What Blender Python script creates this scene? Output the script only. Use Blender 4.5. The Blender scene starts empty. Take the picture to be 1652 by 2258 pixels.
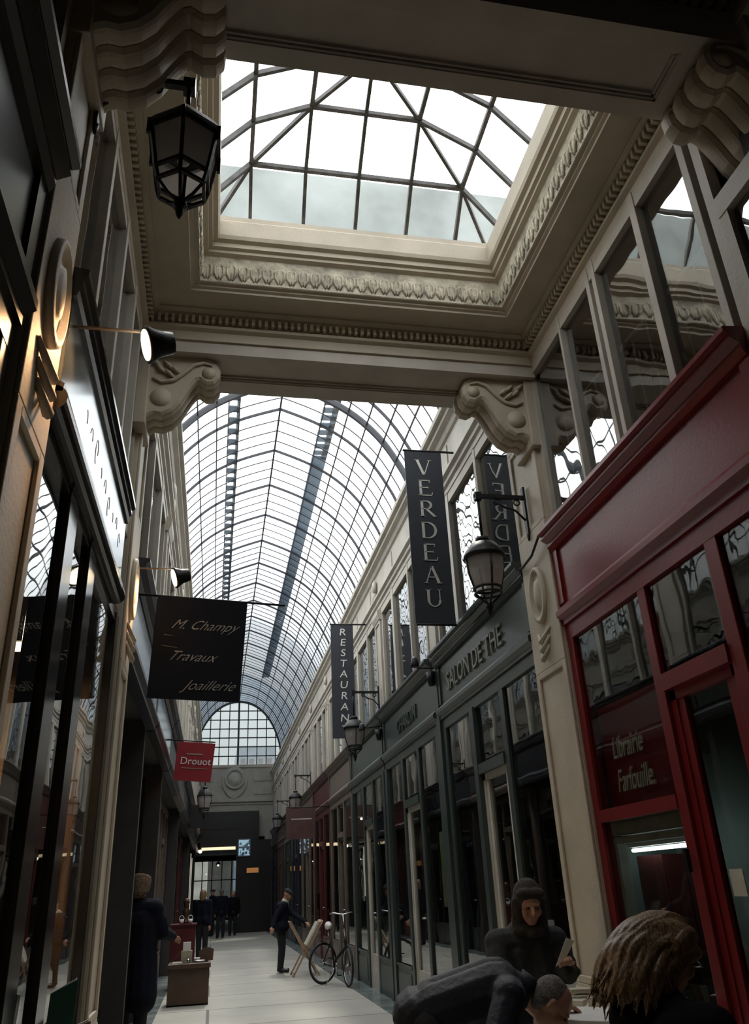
import bpy, math, random
from mathutils import Vector, Matrix
random.seed(7)
PI = math.pi
S = bpy.context.scene
COL = S.collection
XR, XL = 2.69, -0.77

# ------------------------------------------------------------------ materials
def mat(name, col, rough=.6, metal=0, var=.12, scale=6, bump=.0, spec=.5, col2=None, bscale=40):
    m = bpy.data.materials.new(name); m.use_nodes = True
    nt = m.node_tree; b = nt.nodes['Principled BSDF']
    b.inputs['Roughness'].default_value = rough; b.inputs['Metallic'].default_value = metal
    b.inputs['Specular IOR Level'].default_value = spec
    tc = nt.nodes.new('ShaderNodeTexCoord'); n = nt.nodes.new('ShaderNodeTexNoise')
    n.inputs['Scale'].default_value = scale; n.inputs['Detail'].default_value = 6
    nt.links.new(tc.outputs['Object'], n.inputs['Vector'])
    r = nt.nodes.new('ShaderNodeValToRGB')
    c2 = col2 or tuple(c * (1 - var * 2.2) for c in col)
    r.color_ramp.elements[0].position = .3; r.color_ramp.elements[0].color = (*c2, 1)
    r.color_ramp.elements[1].position = .65; r.color_ramp.elements[1].color = (*col, 1)
    nt.links.new(n.outputs['Fac'], r.inputs['Fac']); nt.links.new(r.outputs['Color'], b.inputs['Base Color'])
    if bump:
        n2 = nt.nodes.new('ShaderNodeTexNoise'); n2.inputs['Scale'].default_value = bscale; n2.inputs['Detail'].default_value = 4
        nt.links.new(tc.outputs['Object'], n2.inputs['Vector'])
        bp = nt.nodes.new('ShaderNodeBump'); bp.inputs['Strength'].default_value = bump; bp.inputs['Distance'].default_value = .02
        nt.links.new(n2.outputs['Fac'], bp.inputs['Height']); nt.links.new(bp.outputs['Normal'], b.inputs['Normal'])
    return m
def emit(name, col, s):
    m = bpy.data.materials.new(name); m.use_nodes = True; nt = m.node_tree; nt.nodes.clear()
    e = nt.nodes.new('ShaderNodeEmission'); e.inputs['Color'].default_value = (*col, 1); e.inputs['Strength'].default_value = s
    o = nt.nodes.new('ShaderNodeOutputMaterial'); nt.links.new(e.outputs[0], o.inputs[0]); return m
def glass(name, tint, r0=.05, gl=(1, 1, 1), cap=.85, rough=0.0, diff=0.0, dcol=(.5, .5, .5), wav=0.0):
    m = bpy.data.materials.new(name); m.use_nodes = True; nt = m.node_tree; nt.nodes.clear(); N = nt.nodes.new; L = nt.links.new
    t = N('ShaderNodeBsdfTransparent'); t.inputs[0].default_value = (*tint, 1)
    g = N('ShaderNodeBsdfGlossy'); g.inputs['Roughness'].default_value = rough; g.inputs['Color'].default_value = (*gl, 1)
    lw = N('ShaderNodeLayerWeight'); lw.inputs['Blend'].default_value = .5
    p = N('ShaderNodeMath'); p.operation = 'POWER'; p.inputs[1].default_value = 4.5; L(lw.outputs['Facing'], p.inputs[0])
    ma = N('ShaderNodeMath'); ma.operation = 'MULTIPLY_ADD'; ma.inputs[1].default_value = cap - r0; ma.inputs[2].default_value = r0; L(p.outputs[0], ma.inputs[0])
    if wav:
        tc = N('ShaderNodeTexCoord'); n = N('ShaderNodeTexNoise'); n.inputs['Scale'].default_value = 2.2; n.inputs['Detail'].default_value = 1
        L(tc.outputs['Object'], n.inputs['Vector'])
        bp = N('ShaderNodeBump'); bp.inputs['Strength'].default_value = wav; bp.inputs['Distance'].default_value = .05
        L(n.outputs['Fac'], bp.inputs['Height']); L(bp.outputs['Normal'], g.inputs['Normal'])
    mx = N('ShaderNodeMixShader'); L(ma.outputs[0], mx.inputs[0]); L(t.outputs[0], mx.inputs[1]); L(g.outputs[0], mx.inputs[2])
    out = mx
    if diff:
        d = N('ShaderNodeBsdfDiffuse'); d.inputs[0].default_value = (*dcol, 1)
        tr = N('ShaderNodeBsdfTranslucent'); tr.inputs[0].default_value = (*dcol, 1)
        ad = N('ShaderNodeMixShader'); ad.inputs[0].default_value = .6; L(d.outputs[0], ad.inputs[1]); L(tr.outputs[0], ad.inputs[2])
        m2 = N('ShaderNodeMixShader'); m2.inputs[0].default_value = diff; L(mx.outputs[0], m2.inputs[1]); L(ad.outputs[0], m2.inputs[2]); out = m2
    o = N('ShaderNodeOutputMaterial'); L(out.outputs[0], o.inputs[0]); return m

M = {}
M['cream'] = mat('cream_paint', (.57, .495, .385), .55, var=.08, scale=3, bump=.12)
M['cream2'] = mat('grey_cream_paint', (.56, .515, .445), .55, var=.08, scale=3, bump=.12)
M['frieze'] = mat('carved_plaster', (.62, .555, .43), .7, var=.25, scale=9, bump=.8, bscale=25)
M['red'] = mat('red_gloss_paint', (.215, .016, .018), .34, var=.1, scale=2, bump=.05)
M['red2'] = mat('red_banner', (.33, .02, .03), .5, var=.05)
M['brown'] = mat('brown_sign_paint', (.09, .04, .035), .5)
M['green'] = mat('slate_green_paint', (.050, .064, .059), .36, var=.1, scale=2, bump=.06)
M['navy'] = mat('dark_navy_paint', (.018, .020, .034), .35, var=.1, scale=2)
M['black'] = mat('black_paint', (.016, .015, .015), .3, var=.1)
M['darkred'] = mat('oxblood_paint', (.10, .018, .018), .35)
M['taupe'] = mat('taupe_paint', (.17, .13, .105), .4)
M['iron'] = mat('black_iron', (.018, .018, .020), .45, metal=.4, bump=.2)
M['bar'] = mat('glazing_iron', (.045, .048, .060), .5, metal=.1)
M['sbar'] = mat('skylight_iron', (.10, .095, .09), .55, var=.3, scale=12)
M['banner'] = mat('charcoal_banner', (.036, .041, .056), .6, var=.05)
M['white'] = mat('white_paint', (.88, .86, .82), .5, var=.03)
M['paleletter'] = mat('cream_lettering', (.72, .66, .55), .5, var=.03)
M['gold'] = mat('dull_gold_lettering', (.45, .40, .30), .4, metal=.3, var=.05)
M['zinc'] = mat('grey_zinc', (.30, .36, .42), .5, metal=.2, var=.1)
M['glossblack'] = mat('black_moulding', (.03, .027, .027), .16, var=.1)
M['mirror'] = mat('silvered_sign_glass', (.19, .22, .245), .15, metal=.9, var=.03)
M['wood'] = mat('warm_wood_panel', (.30, .16, .07), .5, var=.3, scale=2)
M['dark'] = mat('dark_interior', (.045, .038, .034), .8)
M['darkfloor'] = mat('dark_shop_floor', (.05, .04, .035), .5)
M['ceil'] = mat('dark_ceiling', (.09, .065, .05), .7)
M['panel'] = mat('grey_interior_panel', (.17, .18, .17), .8)
M['pane'] = glass('shop_glass', (.78, .80, .78), r0=.06, cap=.85, wav=.02)
M['upane'] = glass('upper_window_glass', (.62, .64, .62), r0=.26, cap=.9, wav=.10)
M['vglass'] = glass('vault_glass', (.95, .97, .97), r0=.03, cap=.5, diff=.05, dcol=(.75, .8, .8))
M['dglass'] = glass('shade_tint_vault_glass', (.64, .66, .68), r0=.03, cap=.5, diff=.08, dcol=(.3, .32, .33))  # tint put into the glass to dim the floor further along
M['eglass'] = glass('deep_shade_tint_vault_glass', (.42, .44, .46), r0=.03, cap=.5, diff=.12, dcol=(.22, .24, .25))  # heavier tint, keeps daylight off the far floor
M['gglass'] = glass('building_shade_glass', (.10, .115, .13), r0=.04, cap=.3, diff=.85, dcol=(.15, .18, .21))  # grey colour stands for the shade of a building behind the vault
M['poly'] = glass('grey_gangway_sheet', (.08, .10, .12), r0=.04, cap=.3, diff=.8, dcol=(.22, .28, .34))
M['gable'] = glass('gable_glass', (.88, .90, .89), r0=.03, cap=.4, diff=.12, dcol=(.7, .74, .74))
M['frost'] = glass('frosted_lantern_glass', (.35, .33, .31), r0=.05, cap=.4, diff=.65, dcol=(.75, .70, .68))
M['skin'] = mat('skin', (.46, .24, .16), .5, var=.08, scale=10)
M['eye'] = mat('eye', (.06, .04, .03), .2)
M['coat'] = mat('navy_wool', (.010, .011, .020), .9, var=.2, scale=30, bump=.3, bscale=120, spec=.15)
M['jacket'] = mat('slate_jacket', (.016, .018, .030), .75, var=.2, scale=8, bump=.3, bscale=30, spec=.3)
M['greycoat'] = mat('charcoal_parka', (.030, .030, .033), .85, var=.2, scale=8, bump=.3, bscale=30)
M['blackcloth'] = mat('black_cloth', (.008, .008, .010), .9, spec=.1)
M['trouser'] = mat('dark_trousers', (.014, .014, .020), .9)
M['hat'] = mat('brown_fur_hat', (.20, .13, .08), .95, var=.3, scale=40, bump=.8, bscale=90)
M['greyhair'] = mat('grey_hair', (.20, .18, .17), .8, var=.3, scale=60, bump=.5, bscale=90)
M['shoe'] = mat('black_shoe', (.012, .012, .012), .4)
M['sneaker'] = mat('pale_trainer', (.55, .53, .5), .6)
M['tan'] = mat('tan_cardboard', (.42, .28, .18), .7)
M['boxbrown'] = mat('brown_cardboard', (.12, .07, .045), .7, var=.15, scale=3)
M['paper'] = mat('aged_paper', (.66, .62, .52), .8, var=.1)
M['paper2'] = mat('cream_cover', (.55, .47, .33), .7, var=.2)
M['chrome'] = mat('chrome', (.6, .6, .6), .2, metal=1)
M['rubber'] = mat('black_rubber', (.012, .012, .012), .7)
M['folder'] = mat('green_folder', (.012, .06, .038), .5)
M['pink'] = mat('dusty_pink_folder', (.28, .13, .10), .6)
M['bronze'] = mat('bronze', (.10, .05, .03), .4, metal=.6)
M['teal'] = mat('pale_teal_wall', (.25, .32, .30), .8, var=.2, scale=1.5)
M['marble'] = mat('green_marble', (.24, .29, .28), .25, var=.3, scale=3)
M['warm'] = emit('warm_lamp', (1, .80, .52), 9)
M['warmbar'] = emit('warm_lit_fascia', (1, .80, .50), 1.3)
M['cool'] = emit('cool_tube', (.85, 1, 1), 7)
M['shoplit'] = emit('small_shop_lamp', (1, .9, .7), 5)
M['orange'] = emit('orange_sign', (.8, .35, .12), .35)
def screenmat():
    m = bpy.data.materials.new('lit_poster'); m.use_nodes = True; nt = m.node_tree; nt.nodes.clear(); N = nt.nodes.new; L = nt.links.new
    tc = N('ShaderNodeTexCoord'); n = N('ShaderNodeTexNoise'); n.inputs['Scale'].default_value = 9; L(tc.outputs['Object'], n.inputs['Vector'])
    r = N('ShaderNodeValToRGB'); r.color_ramp.elements[0].position = .42; r.color_ramp.elements[0].color = (.03, .05, .08, 1)
    r.color_ramp.elements[1].position = .52; r.color_ramp.elements[1].color = (.5, .75, .9, 1); L(n.outputs['Fac'], r.inputs[0])
    e = N('ShaderNodeEmission'); e.inputs[1].default_value = .55; L(r.outputs[0], e.inputs[0])
    o = N('ShaderNodeOutputMaterial'); L(e.outputs[0], o.inputs[0]); return m
M['screen'] = screenmat()
def hairmat():
    m = mat('long_brown_hair', (.42, .27, .14), .38, var=.35, scale=3, spec=.6)
    nt = m.node_tree; N = nt.nodes.new; L = nt.links.new; b = nt.nodes['Principled BSDF']
    tc = N('ShaderNodeTexCoord'); mp = N('ShaderNodeMapping'); mp.inputs['Rotation'].default_value = (0, -.5, 0); mp.inputs['Scale'].default_value = (160, 160, 9); L(tc.outputs['Object'], mp.inputs[0])
    w = N('ShaderNodeTexNoise'); w.inputs['Scale'].default_value = 1; w.inputs['Detail'].default_value = 3; L(mp.outputs[0], w.inputs['Vector'])
    r = N('ShaderNodeValToRGB'); r.color_ramp.elements[0].position = .35; r.color_ramp.elements[1].position = .7; r.color_ramp.elements[0].color = (.09, .045, .022, 1); r.color_ramp.elements[1].color = (.40, .25, .13, 1)
    L(w.outputs['Fac'], r.inputs[0]); L(r.outputs[0], b.inputs['Base Color'])
    bp = N('ShaderNodeBump'); bp.inputs['Strength'].default_value = .7; bp.inputs['Distance'].default_value = .004
    L(w.outputs['Fac'], bp.inputs['Height']); L(bp.outputs['Normal'], b.inputs['Normal']); return m
M['hair'] = hairmat()
def floormat():
    m = mat('pale_stone_floor', (.52, .50, .44), .5, var=.09, scale=.9, spec=.3)
    nt = m.node_tree; N = nt.nodes.new; L = nt.links.new; b = nt.nodes['Principled BSDF']; src = b.inputs['Base Color'].links[0].from_socket
    tc = N('ShaderNodeTexCoord'); br = N('ShaderNodeTexBrick'); br.offset = .5
    br.inputs['Scale'].default_value = 1; br.inputs['Mortar Size'].default_value = .022; br.inputs['Brick Width'].default_value = 400; br.inputs['Row Height'].default_value = 1.72
    br.inputs['Color1'].default_value = (1, 1, 1, 1); br.inputs['Color2'].default_value = (.86, .87, .88, 1); br.inputs['Mortar'].default_value = (.3, .3, .3, 1)
    L(tc.outputs['Object'], br.inputs['Vector'])
    mx = N('ShaderNodeMixRGB'); mx.blend_type = 'MULTIPLY'; mx.inputs[0].default_value = 1; L(src, mx.inputs[1]); L(br.outputs['Color'], mx.inputs[2]); L(mx.outputs[0], b.inputs['Base Color']); return m
M['floor'] = floormat()
M['gold2'] = mat('silver_lettering', (.55, .52, .47), .4, metal=.2, var=.05)

# ------------------------------------------------------------------ mesh helpers
class MB:
    def __init__(s): s.v = []; s.f = []; s.sm = []
    def add(s, vs, fs, smooth=False):
        b = len(s.v); s.v += [Vector(p) for p in vs]; s.f += [tuple(b + i for i in f) for f in fs]; s.sm += [smooth] * len(fs); return s
    def box(s, x0, x1, y0, y1, z0, z1):
        x0, x1 = sorted((x0, x1)); y0, y1 = sorted((y0, y1)); z0, z1 = sorted((z0, z1))
        v = [(x, y, z) for x in (x0, x1) for y in (y0, y1) for z in (z0, z1)]
        return s.add(v, [(0, 1, 3, 2), (4, 6, 7, 5), (0, 4, 5, 1), (2, 3, 7, 6), (0, 2, 6, 4), (1, 5, 7, 3)])
    def bar(s, p, q, w, h, up=(0, 0, 1)):
        p, q = Vector(p), Vector(q); d = (q - p).normalized(); u = Vector(up)
        a = d.cross(u)
        if a.length < 1e-4: a = d.cross(Vector((0, 1, 0)))
        a.normalize(); b = a.cross(d).normalized()
        v = [e + a * i * w / 2 + b * j * h / 2 for e in (p, q) for i, j in ((-1, -1), (1, -1), (1, 1), (-1, 1))]
        return s.add(v, [(0, 1, 2, 3), (7, 6, 5, 4), (0, 4, 5, 1), (1, 5, 6, 2), (2, 6, 7, 3), (3, 7, 4, 0)])
    def loft(s, rings, smooth=False, cap=True, closed=True):
        n = len(rings[0]); b = len(s.v); v = [p for r in rings for p in r]; fs = []
        for i in range(len(rings) - 1):
            for j in range(n if closed else n - 1):
                k = (j + 1) % n; fs.append((i * n + j, i * n + k, (i + 1) * n + k, (i + 1) * n + j))
        s.add(v, fs, smooth)
        if cap and closed:
            s.f += [tuple(b + j for j in reversed(range(n))), tuple(b + (len(rings) - 1) * n + j for j in range(n))]; s.sm += [False, False]
        return s
    def tube(s, pts, r, seg=8, closed=False, smooth=True):
        pts = [Vector(p) for p in pts]; rings = []; n = len(pts); prev = None
        for i, p in enumerate(pts):
            if closed: d = pts[(i + 1) % n] - pts[i - 1]
            else: d = pts[min(i + 1, n - 1)] - pts[max(i - 1, 0)]
            d.normalize(); u = prev if prev is not None else (Vector((0, 0, 1)) if abs(d.z) < .9 else Vector((1, 0, 0)))
            a = d.cross(u)
            if a.length < 1e-5: a = d.cross(Vector((0, 1, .1)))
            a.normalize(); b = a.cross(d).normalized(); prev = b; rr = r[i] if isinstance(r, (list, tuple)) else r
            rings.append([p + (a * math.cos(t) + b * math.sin(t)) * rr for t in [2 * PI * k / seg for k in range(seg)]])
        if closed: rings.append(rings[0])
        return s.loft(rings, smooth, cap=not closed)
    def lathe(s, prof, c=(0, 0, 0), seg=16, smooth=True, rot=0, axis='Z', cap=True):
        c = Vector(c); rings = []
        for r, z in prof:
            ring = []
            for k in range(seg):
                t = 2 * PI * k / seg + rot; a, b_ = r * math.cos(t), r * math.sin(t)
                ring.append(c + (Vector((a, b_, z)) if axis == 'Z' else Vector((z, a, b_)) if axis == 'X' else Vector((b_, z, a))))
            rings.append(ring)
        if not cap: rings.append(rings[0])
        return s.loft(rings, smooth, cap=cap)
    def prism(s, poly, f, a, b):
        """poly: 2D points; f(u, v, w) -> 3D; extruded in w from a to b"""
        return s.loft([[f(u, v, w) for u, v in poly] for w in (a, b)])
    def build(s, name, m, parent=None, bevel=0, sub=0):
        off = Vector(parent_loc(parent))
        me = bpy.data.meshes.new(name); me.from_pydata([v - off for v in s.v], [], s.f); me.update()
        for p, k in zip(me.polygons, s.sm): p.use_smooth = k
        import bmesh
        bm = bmesh.new(); bm.from_mesh(me); bmesh.ops.recalc_face_normals(bm, faces=bm.faces[:]); bm.to_mesh(me); bm.free()
        me.materials.append(m if not isinstance(m, str) else M[m])
        o = bpy.data.objects.new(name, me); COL.objects.link(o)
        if parent is not None: o.parent = parent
        if bevel:
            b = o.modifiers.new('bevel', 'BEVEL'); b.width = bevel; b.segments = 2; b.limit_method = 'ANGLE'
        if sub:
            b = o.modifiers.new('sub', 'SUBSURF'); b.levels = b.render_levels = sub
        return o
def parent_loc(p):
    v = Vector((0, 0, 0))
    while p is not None: v += Vector(p.location); p = p.parent
    return v
def tag(o, label=None, cat=None, group=None, kind=None):
    if label: o['label'] = label
    if cat: o['category'] = cat
    if group: o['group'] = group
    if kind: o['kind'] = kind
    return o
def empty(name, loc, label=None, cat=None, group=None, kind=None):
    o = bpy.data.objects.new(name, None); COL.objects.link(o); o.location = loc; o.empty_display_size = .1
    return tag(o, label, cat, group, kind)
def struct(name, mb, m, parent=None, label=None, bevel=0):
    o = mb.build(name, m, parent, bevel)
    if parent is None: o['kind'] = 'structure'
    if label: o['label'] = label
    return o
def copy_tree(o, parent=None):
    c = o.copy(); COL.objects.link(c); c.parent = parent
    for ch in [x for x in bpy.data.objects if x.parent == o]: copy_tree(ch, c)
    return c
def text_mb(txt, size, ext=.008, shear=0, offset=0, spacing=1.0, align='CENTER'):
    cu = bpy.data.curves.new('t', 'FONT'); cu.body = txt; cu.size = size; cu.extrude = ext; cu.shear = shear; cu.offset = offset
    cu.space_character = spacing; cu.align_x = align; cu.resolution_u = 3
    o = bpy.data.objects.new('t', cu); COL.objects.link(o)
    dg = bpy.context.evaluated_depsgraph_get(); me = o.evaluated_get(dg).to_mesh()
    vs = [v.co.copy() for v in me.vertices]; fs = [tuple(p.vertices) for p in me.polygons]
    o.evaluated_get(dg).to_mesh_clear(); bpy.data.objects.remove(o); bpy.data.curves.remove(cu)
    return vs, fs
def text(name, txt, size, org, u, v, m, parent=None, sx=1.0, **k):
    vs, fs = text_mb(txt, size, **k); u = Vector(u); v = Vector(v); n = u.cross(v); org = Vector(org)
    mb = MB(); mb.add([org + u * p.x * sx + v * p.y + n * p.z for p in vs], fs); return mb.build(name, m, parent)

def wx(side, d): return XR - d if side == 'R' else XL + d
def sbox(m, side, d0, d1, y0, y1, z0, z1): return m.box(wx(side, d0), wx(side, d1), y0, y1, z0, z1)
def sprof(m, side, prof, y0, y1): return m.prism(prof, lambda u, v, w: (wx(side, u), w, v), y0, y1)
SN = {'R': 'right', 'L': 'left'}

# ------------------------------------------------------------------ floor, outer shells
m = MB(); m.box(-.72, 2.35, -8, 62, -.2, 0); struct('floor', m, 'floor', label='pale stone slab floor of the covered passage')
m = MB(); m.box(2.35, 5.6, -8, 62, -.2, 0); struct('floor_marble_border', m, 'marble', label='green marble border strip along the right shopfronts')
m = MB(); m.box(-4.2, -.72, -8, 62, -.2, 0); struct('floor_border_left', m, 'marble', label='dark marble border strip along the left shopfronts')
for side in 'RL':
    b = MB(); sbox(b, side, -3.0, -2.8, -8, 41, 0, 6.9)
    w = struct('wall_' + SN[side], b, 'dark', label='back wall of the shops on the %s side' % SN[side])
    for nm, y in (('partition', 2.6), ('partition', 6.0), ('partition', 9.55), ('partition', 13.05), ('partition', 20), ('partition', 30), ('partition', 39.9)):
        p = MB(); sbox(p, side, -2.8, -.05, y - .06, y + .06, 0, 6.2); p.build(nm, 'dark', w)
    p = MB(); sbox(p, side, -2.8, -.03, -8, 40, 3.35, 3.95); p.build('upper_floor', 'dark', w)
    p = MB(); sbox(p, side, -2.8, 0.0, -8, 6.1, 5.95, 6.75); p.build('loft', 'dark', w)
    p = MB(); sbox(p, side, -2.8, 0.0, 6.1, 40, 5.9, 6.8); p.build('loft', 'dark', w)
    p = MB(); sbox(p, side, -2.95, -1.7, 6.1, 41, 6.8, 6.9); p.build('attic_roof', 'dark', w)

# ------------------------------------------------------------------ near gallery (behind camera) dark ceiling
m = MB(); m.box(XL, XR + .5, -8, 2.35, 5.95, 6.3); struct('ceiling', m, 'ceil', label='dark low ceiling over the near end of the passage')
m = MB(); m.box(-4, 5.7, -8.2, -8, 0, 6.9); struct('wall_back', m, 'dark', label='dark wall closing the passage behind the viewer')
m = MB()
for k in range(46): m.box(XL + .1 + k * .073, XL + .14 + k * .073, 2.28, 2.345, 5.8, 5.9)
m.box(XL, XR, 2.3, 2.36, 5.9, 6.0)
struct('trim_1', m, 'ceil', label='dark dentil course on the near side of the near beam')
# ------------------------------------------------------------------ beams
def beam(name, y0, y1, label):
    # soffit at z 5.6 with a recessed panel, fascias rising to 5.84
    z = 5.6; XR = 3.15 if y0 < 3 else 2.69; m = MB(); m.box(XL, XR, y0, y1, z + .05, 5.86)
    a = .11; xa, xb = -.22, 2.2 if y0 > 3 else 2.38
    m.box(XL, XR, y0, y0 + a, z, z + .05); m.box(XL, XR, y1 - a, y1, z, z + .05)
    m.box(XL, xa, y0 + a, y1 - a, z, z + .05); m.box(xb, XR, y0 + a, y1 - a, z, z + .05)
    o = struct(name, m, 'cream2', label=label)
    f = MB()
    for k, (i, t) in enumerate(((0, .012), (.016, .012))):
        ya, yb, x0, x1 = y0 + a + i, y1 - a - i, xa + i, xb - i
        zz = z + .012 + .016 * k
        f.box(x0, x1, ya, ya + t, zz, z + .05); f.box(x0, x1, yb - t, yb, zz, z + .05); f.box(x0, x0 + t, ya, yb, zz, z + .05); f.box(x1 - t, x1, ya, yb, zz, z + .05)
    f.build('panel_moulding', 'cream2', o)
    return o
beam('ceiling_beam', 5.55, 6.05, 'cream beam with a recessed soffit panel at the far side of the skylight bay')
beam('ceiling_beam', 2.38, 2.9, 'cream beam with a recessed soffit panel overhead, nearest the viewer')
# ------------------------------------------------------------------ coffer of the skylight bay
cx0, cx1, cy0, cy1 = XL, XR, 2.9, 5.55
prof = [(0, 5.72), (.02, 5.72), (.02, 5.80), (.06, 5.82), (.06, 5.84), (.02, 5.845), (.02, 5.93), (.10, 5.95), (.13, 5.97), (.13, 5.985), (.36, 5.985), (.36, 6.0), (.385, 6.015), (.385, 6.03), (.42, 6.04)]
NS = .45
def ringcoffer(name, prof, mt, label, kids=None):
    m = MB(); rings = []
    for d, z in prof:
        dx0 = d * (.64 / .64); rings.append([Vector((cx0 + d * 1.13, cy0 + d * NS, z)), Vector((cx1 - d * .93, cy0 + d * NS, z)), Vector((cx1 - d * .93, cy1 - d * .9, z)), Vector((cx0 + d * 1.13, cy1 - d * .9, z))])
    m.loft(rings, cap=False); o = m.build(name, mt)
    so = o.modifiers.new('s', 'SOLIDIFY'); so.thickness = .012; so.offset = 0
    return o
c1 = ringcoffer('trim_2', prof, 'cream', ''); tag(c1, 'moulded cream cornice running round the skylight bay', kind='structure')
c2 = ringcoffer('trim_3', [(.42, 6.04), (.425, 6.10), (.43, 6.30)], 'frieze', ''); tag(c2, 'weathered carved plaster frieze round the skylight opening', kind='structure')
c3 = ringcoffer('trim_4', [(.43, 6.30), (.47, 6.32), (.47, 6.345), (.50, 6.36), (.50, 6.40), (.535, 6.42), (.545, 6.45), (.545, 6.60), (.53, 6.62), (.53, 6.66)], 'cream', '')
tag(c3, 'stepped moulding framing the skylight opening', kind='structure')
# dentils
m = MB()
def dent(m, p0, p1, n, w=.026, h=.06):
    p0, p1 = Vector(p0), Vector(p1); d = (p1 - p0)
    for k in range(n):
        c = p0 + d * (k + .5) / n
        if abs(d.x) > abs(d.y): m.box(c.x - w / 2, c.x + w / 2, c.y - .025, c.y + .045, c.z, c.z + h)
        else: m.box(c.x - .035, c.x + .035, c.y - w / 2, c.y + w / 2, c.z, c.z + h)
dent(m, (cx0 + .07, cy1 - .065, 5.86), (cx1 - .07, cy1 - .065, 5.86), 60)
dent(m, (cx0 + .07, cy0 + .04, 5.86), (cx1 - .07, cy0 + .04, 5.86), 60)
dent(m, (cx0 + .075, cy0 + .07, 5.86), (cx0 + .075, cy1 - .07, 5.86), 46)
dent(m, (cx1 - .068, cy0 + .07, 5.86), (cx1 - .068, cy1 - .07, 5.86), 46)
m.build('dentil', 'cream', c1)
# carved leaves in the frieze
m = MB()
def leafrow(m, p0, p1, n, nrm):
    p0, p1, nrm = Vector(p0), Vector(p1), Vector(nrm); d = (p1 - p0); u = d.normalized(); L = d.length / n
    for k in range(n):
        c = p0 + d * (k + .5) / n
        for s in (-1, 1):
            m.tube([c + u * s * L * .12, c + u * s * L * .36 + Vector((0, 0, .06)) + nrm * .014, c + u * s * L * .34 + Vector((0, 0, .13)) + nrm * .012, c + u * s * L * .05 + Vector((0, 0, .165))], [.007, .011, .010, .005], 5)
        m.tube([c + Vector((0, 0, .01)), c + Vector((0, 0, .12)) + nrm * .008], [.010, .004], 5)
xa, xb, ya, yb = cx0 + .425 * 1.13, cx1 - .425 * .93, cy0 + .425 * NS, cy1 - .425 * .9
leafrow(m, (xa, yb, 6.06), (xb, yb, 6.06), 26, (0, -1, 0)); leafrow(m, (xa, ya, 6.06), (xb, ya, 6.06), 26, (0, 1, 0))
leafrow(m, (xa, ya, 6.06), (xa, yb, 6.06), 20, (1, 0, 0)); leafrow(m, (xb, ya, 6.06), (xb, yb, 6.06), 20, (-1, 0, 0))
m.build('carved_leaf_relief', 'frieze', c2)
# roof slab around the opening
ox0, ox1, oy0, oy1 = cx0 + .6, cx1 - .49, cy0 + .53 * NS, cy1 - .48
m = MB(); m.box(-4, ox0 - .26, -8, 6.12, 6.75, 6.9); m.box(ox1 + .26, 5.7, -8, 6.12, 6.75, 6.9); m.box(ox0 - .26, ox1 + .26, -8, 2.78, 6.75, 6.9); m.box(ox0 - .26, ox1 + .26, 5.75, 6.12, 6.72, 6.8)
# lining that closes the void between coffer and roof
for a in ((XL, ox0 - .24, 2.75, 5.9), (ox1 + .24, XR, 2.75, 5.9)): m.box(*a, 6.62, 6.75)
m.box(XL, XR, 2.38, 2.9, 5.86, 6.75); m.box(XL, XR, 5.62, 6.12, 5.86, 6.75)
struct('ceiling_roof_slab', m, 'dark', label='roof slab round the skylight')
# upstand between coffer and glass
m = MB(); t = .04; zz0, zz1 = 6.64, 6.75; X0, X1, Y0, Y1 = -.34, 2.5, 2.8, 5.55
m.box(X0 - t, X0, Y0, Y1, zz0, zz1); m.box(X1, X1 + t, Y0, Y1, zz0, zz1); m.box(X0, X1, Y1, Y1 + t, zz0, zz1); m.box(X0, X1, Y0 - t, Y0, zz0, zz1)
m.box(X0 - t, ox0, Y0, Y1, 6.64, 6.67); m.box(ox1, X1 + t, Y0, Y1, 6.64, 6.67)
m.box(ox0, ox1, oy1, Y1, 6.64, 6.67); m.box(ox0, ox1, Y0, oy0, 6.64, 6.67)
struct('trim_5', m, 'cream', label='cream curb under the skylight glass')
# ------------------------------------------------------------------ skylight pyramid
sk = empty('window_3', (1.09, 4.2, 6.8), 'glazed pyramid skylight with rusty iron bars over the near bay', kind='structure')
SKX = 1.055
lv = [(1.42, 1.36, 6.75), (.965, .86, 7.31), (.475, .42, 7.58), (.02, .02, 7.74)]
def skp(i, sx, sy): w, d, z = lv[i]; return Vector((SKX + sx * w, 4.2 + sy * d, z))
for i in range(3):
    for s in (-1, 1):
        for a, b_ in (((-1, s), (1, s)), ((s, -1), (s, 1))):
            if i > 0:
                mm = MB(); mm.bar(skp(i, *a), skp(i, *b_), .035, .04); mm.build('purlin', 'sbar', sk)
for sx in (-1, 1):
    for sy in (-1, 1):
        mm = MB()
        for i in range(3): mm.bar(skp(i, sx, sy), skp(i + 1, sx, sy), .028, .045)
        mm.build('hip_bar', 'sbar', sk)
for s in (-1, 1):
    for j in (-2, -1, 0, 1, 2):
        lim = 3 - abs(j)
        for ax in (0, 1):
            mm = MB(); pts = []
            for i in range(lim + 1):
                w, d, z = lv[i]; f = (3 - i)
                fr = j / 3 if i == 0 else (j / f if f else 0)
                pts.append(Vector((SKX + fr * w, 4.2 + s * d, z)) if ax == 0 else Vector((SKX + s * w, 4.2 + fr * d, z)))
            for p, q in zip(pts, pts[1:]): mm.bar(p, q, .03, .045)
            mm.build('rafter', 'sbar', sk)
mm = MB()
for i in range(3):
    c = [skp(i, -1, -1), skp(i, 1, -1), skp(i, 1, 1), skp(i, -1, 1)]; e = [skp(i + 1, -1, -1), skp(i + 1, 1, -1), skp(i + 1, 1, 1), skp(i + 1, -1, 1)]
    up = Vector((0, 0, .03)); mm.loft([[p + up for p in c], [p + up for p in e]], cap=False)
mm.build('glazing', 'vglass', sk)
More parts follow.
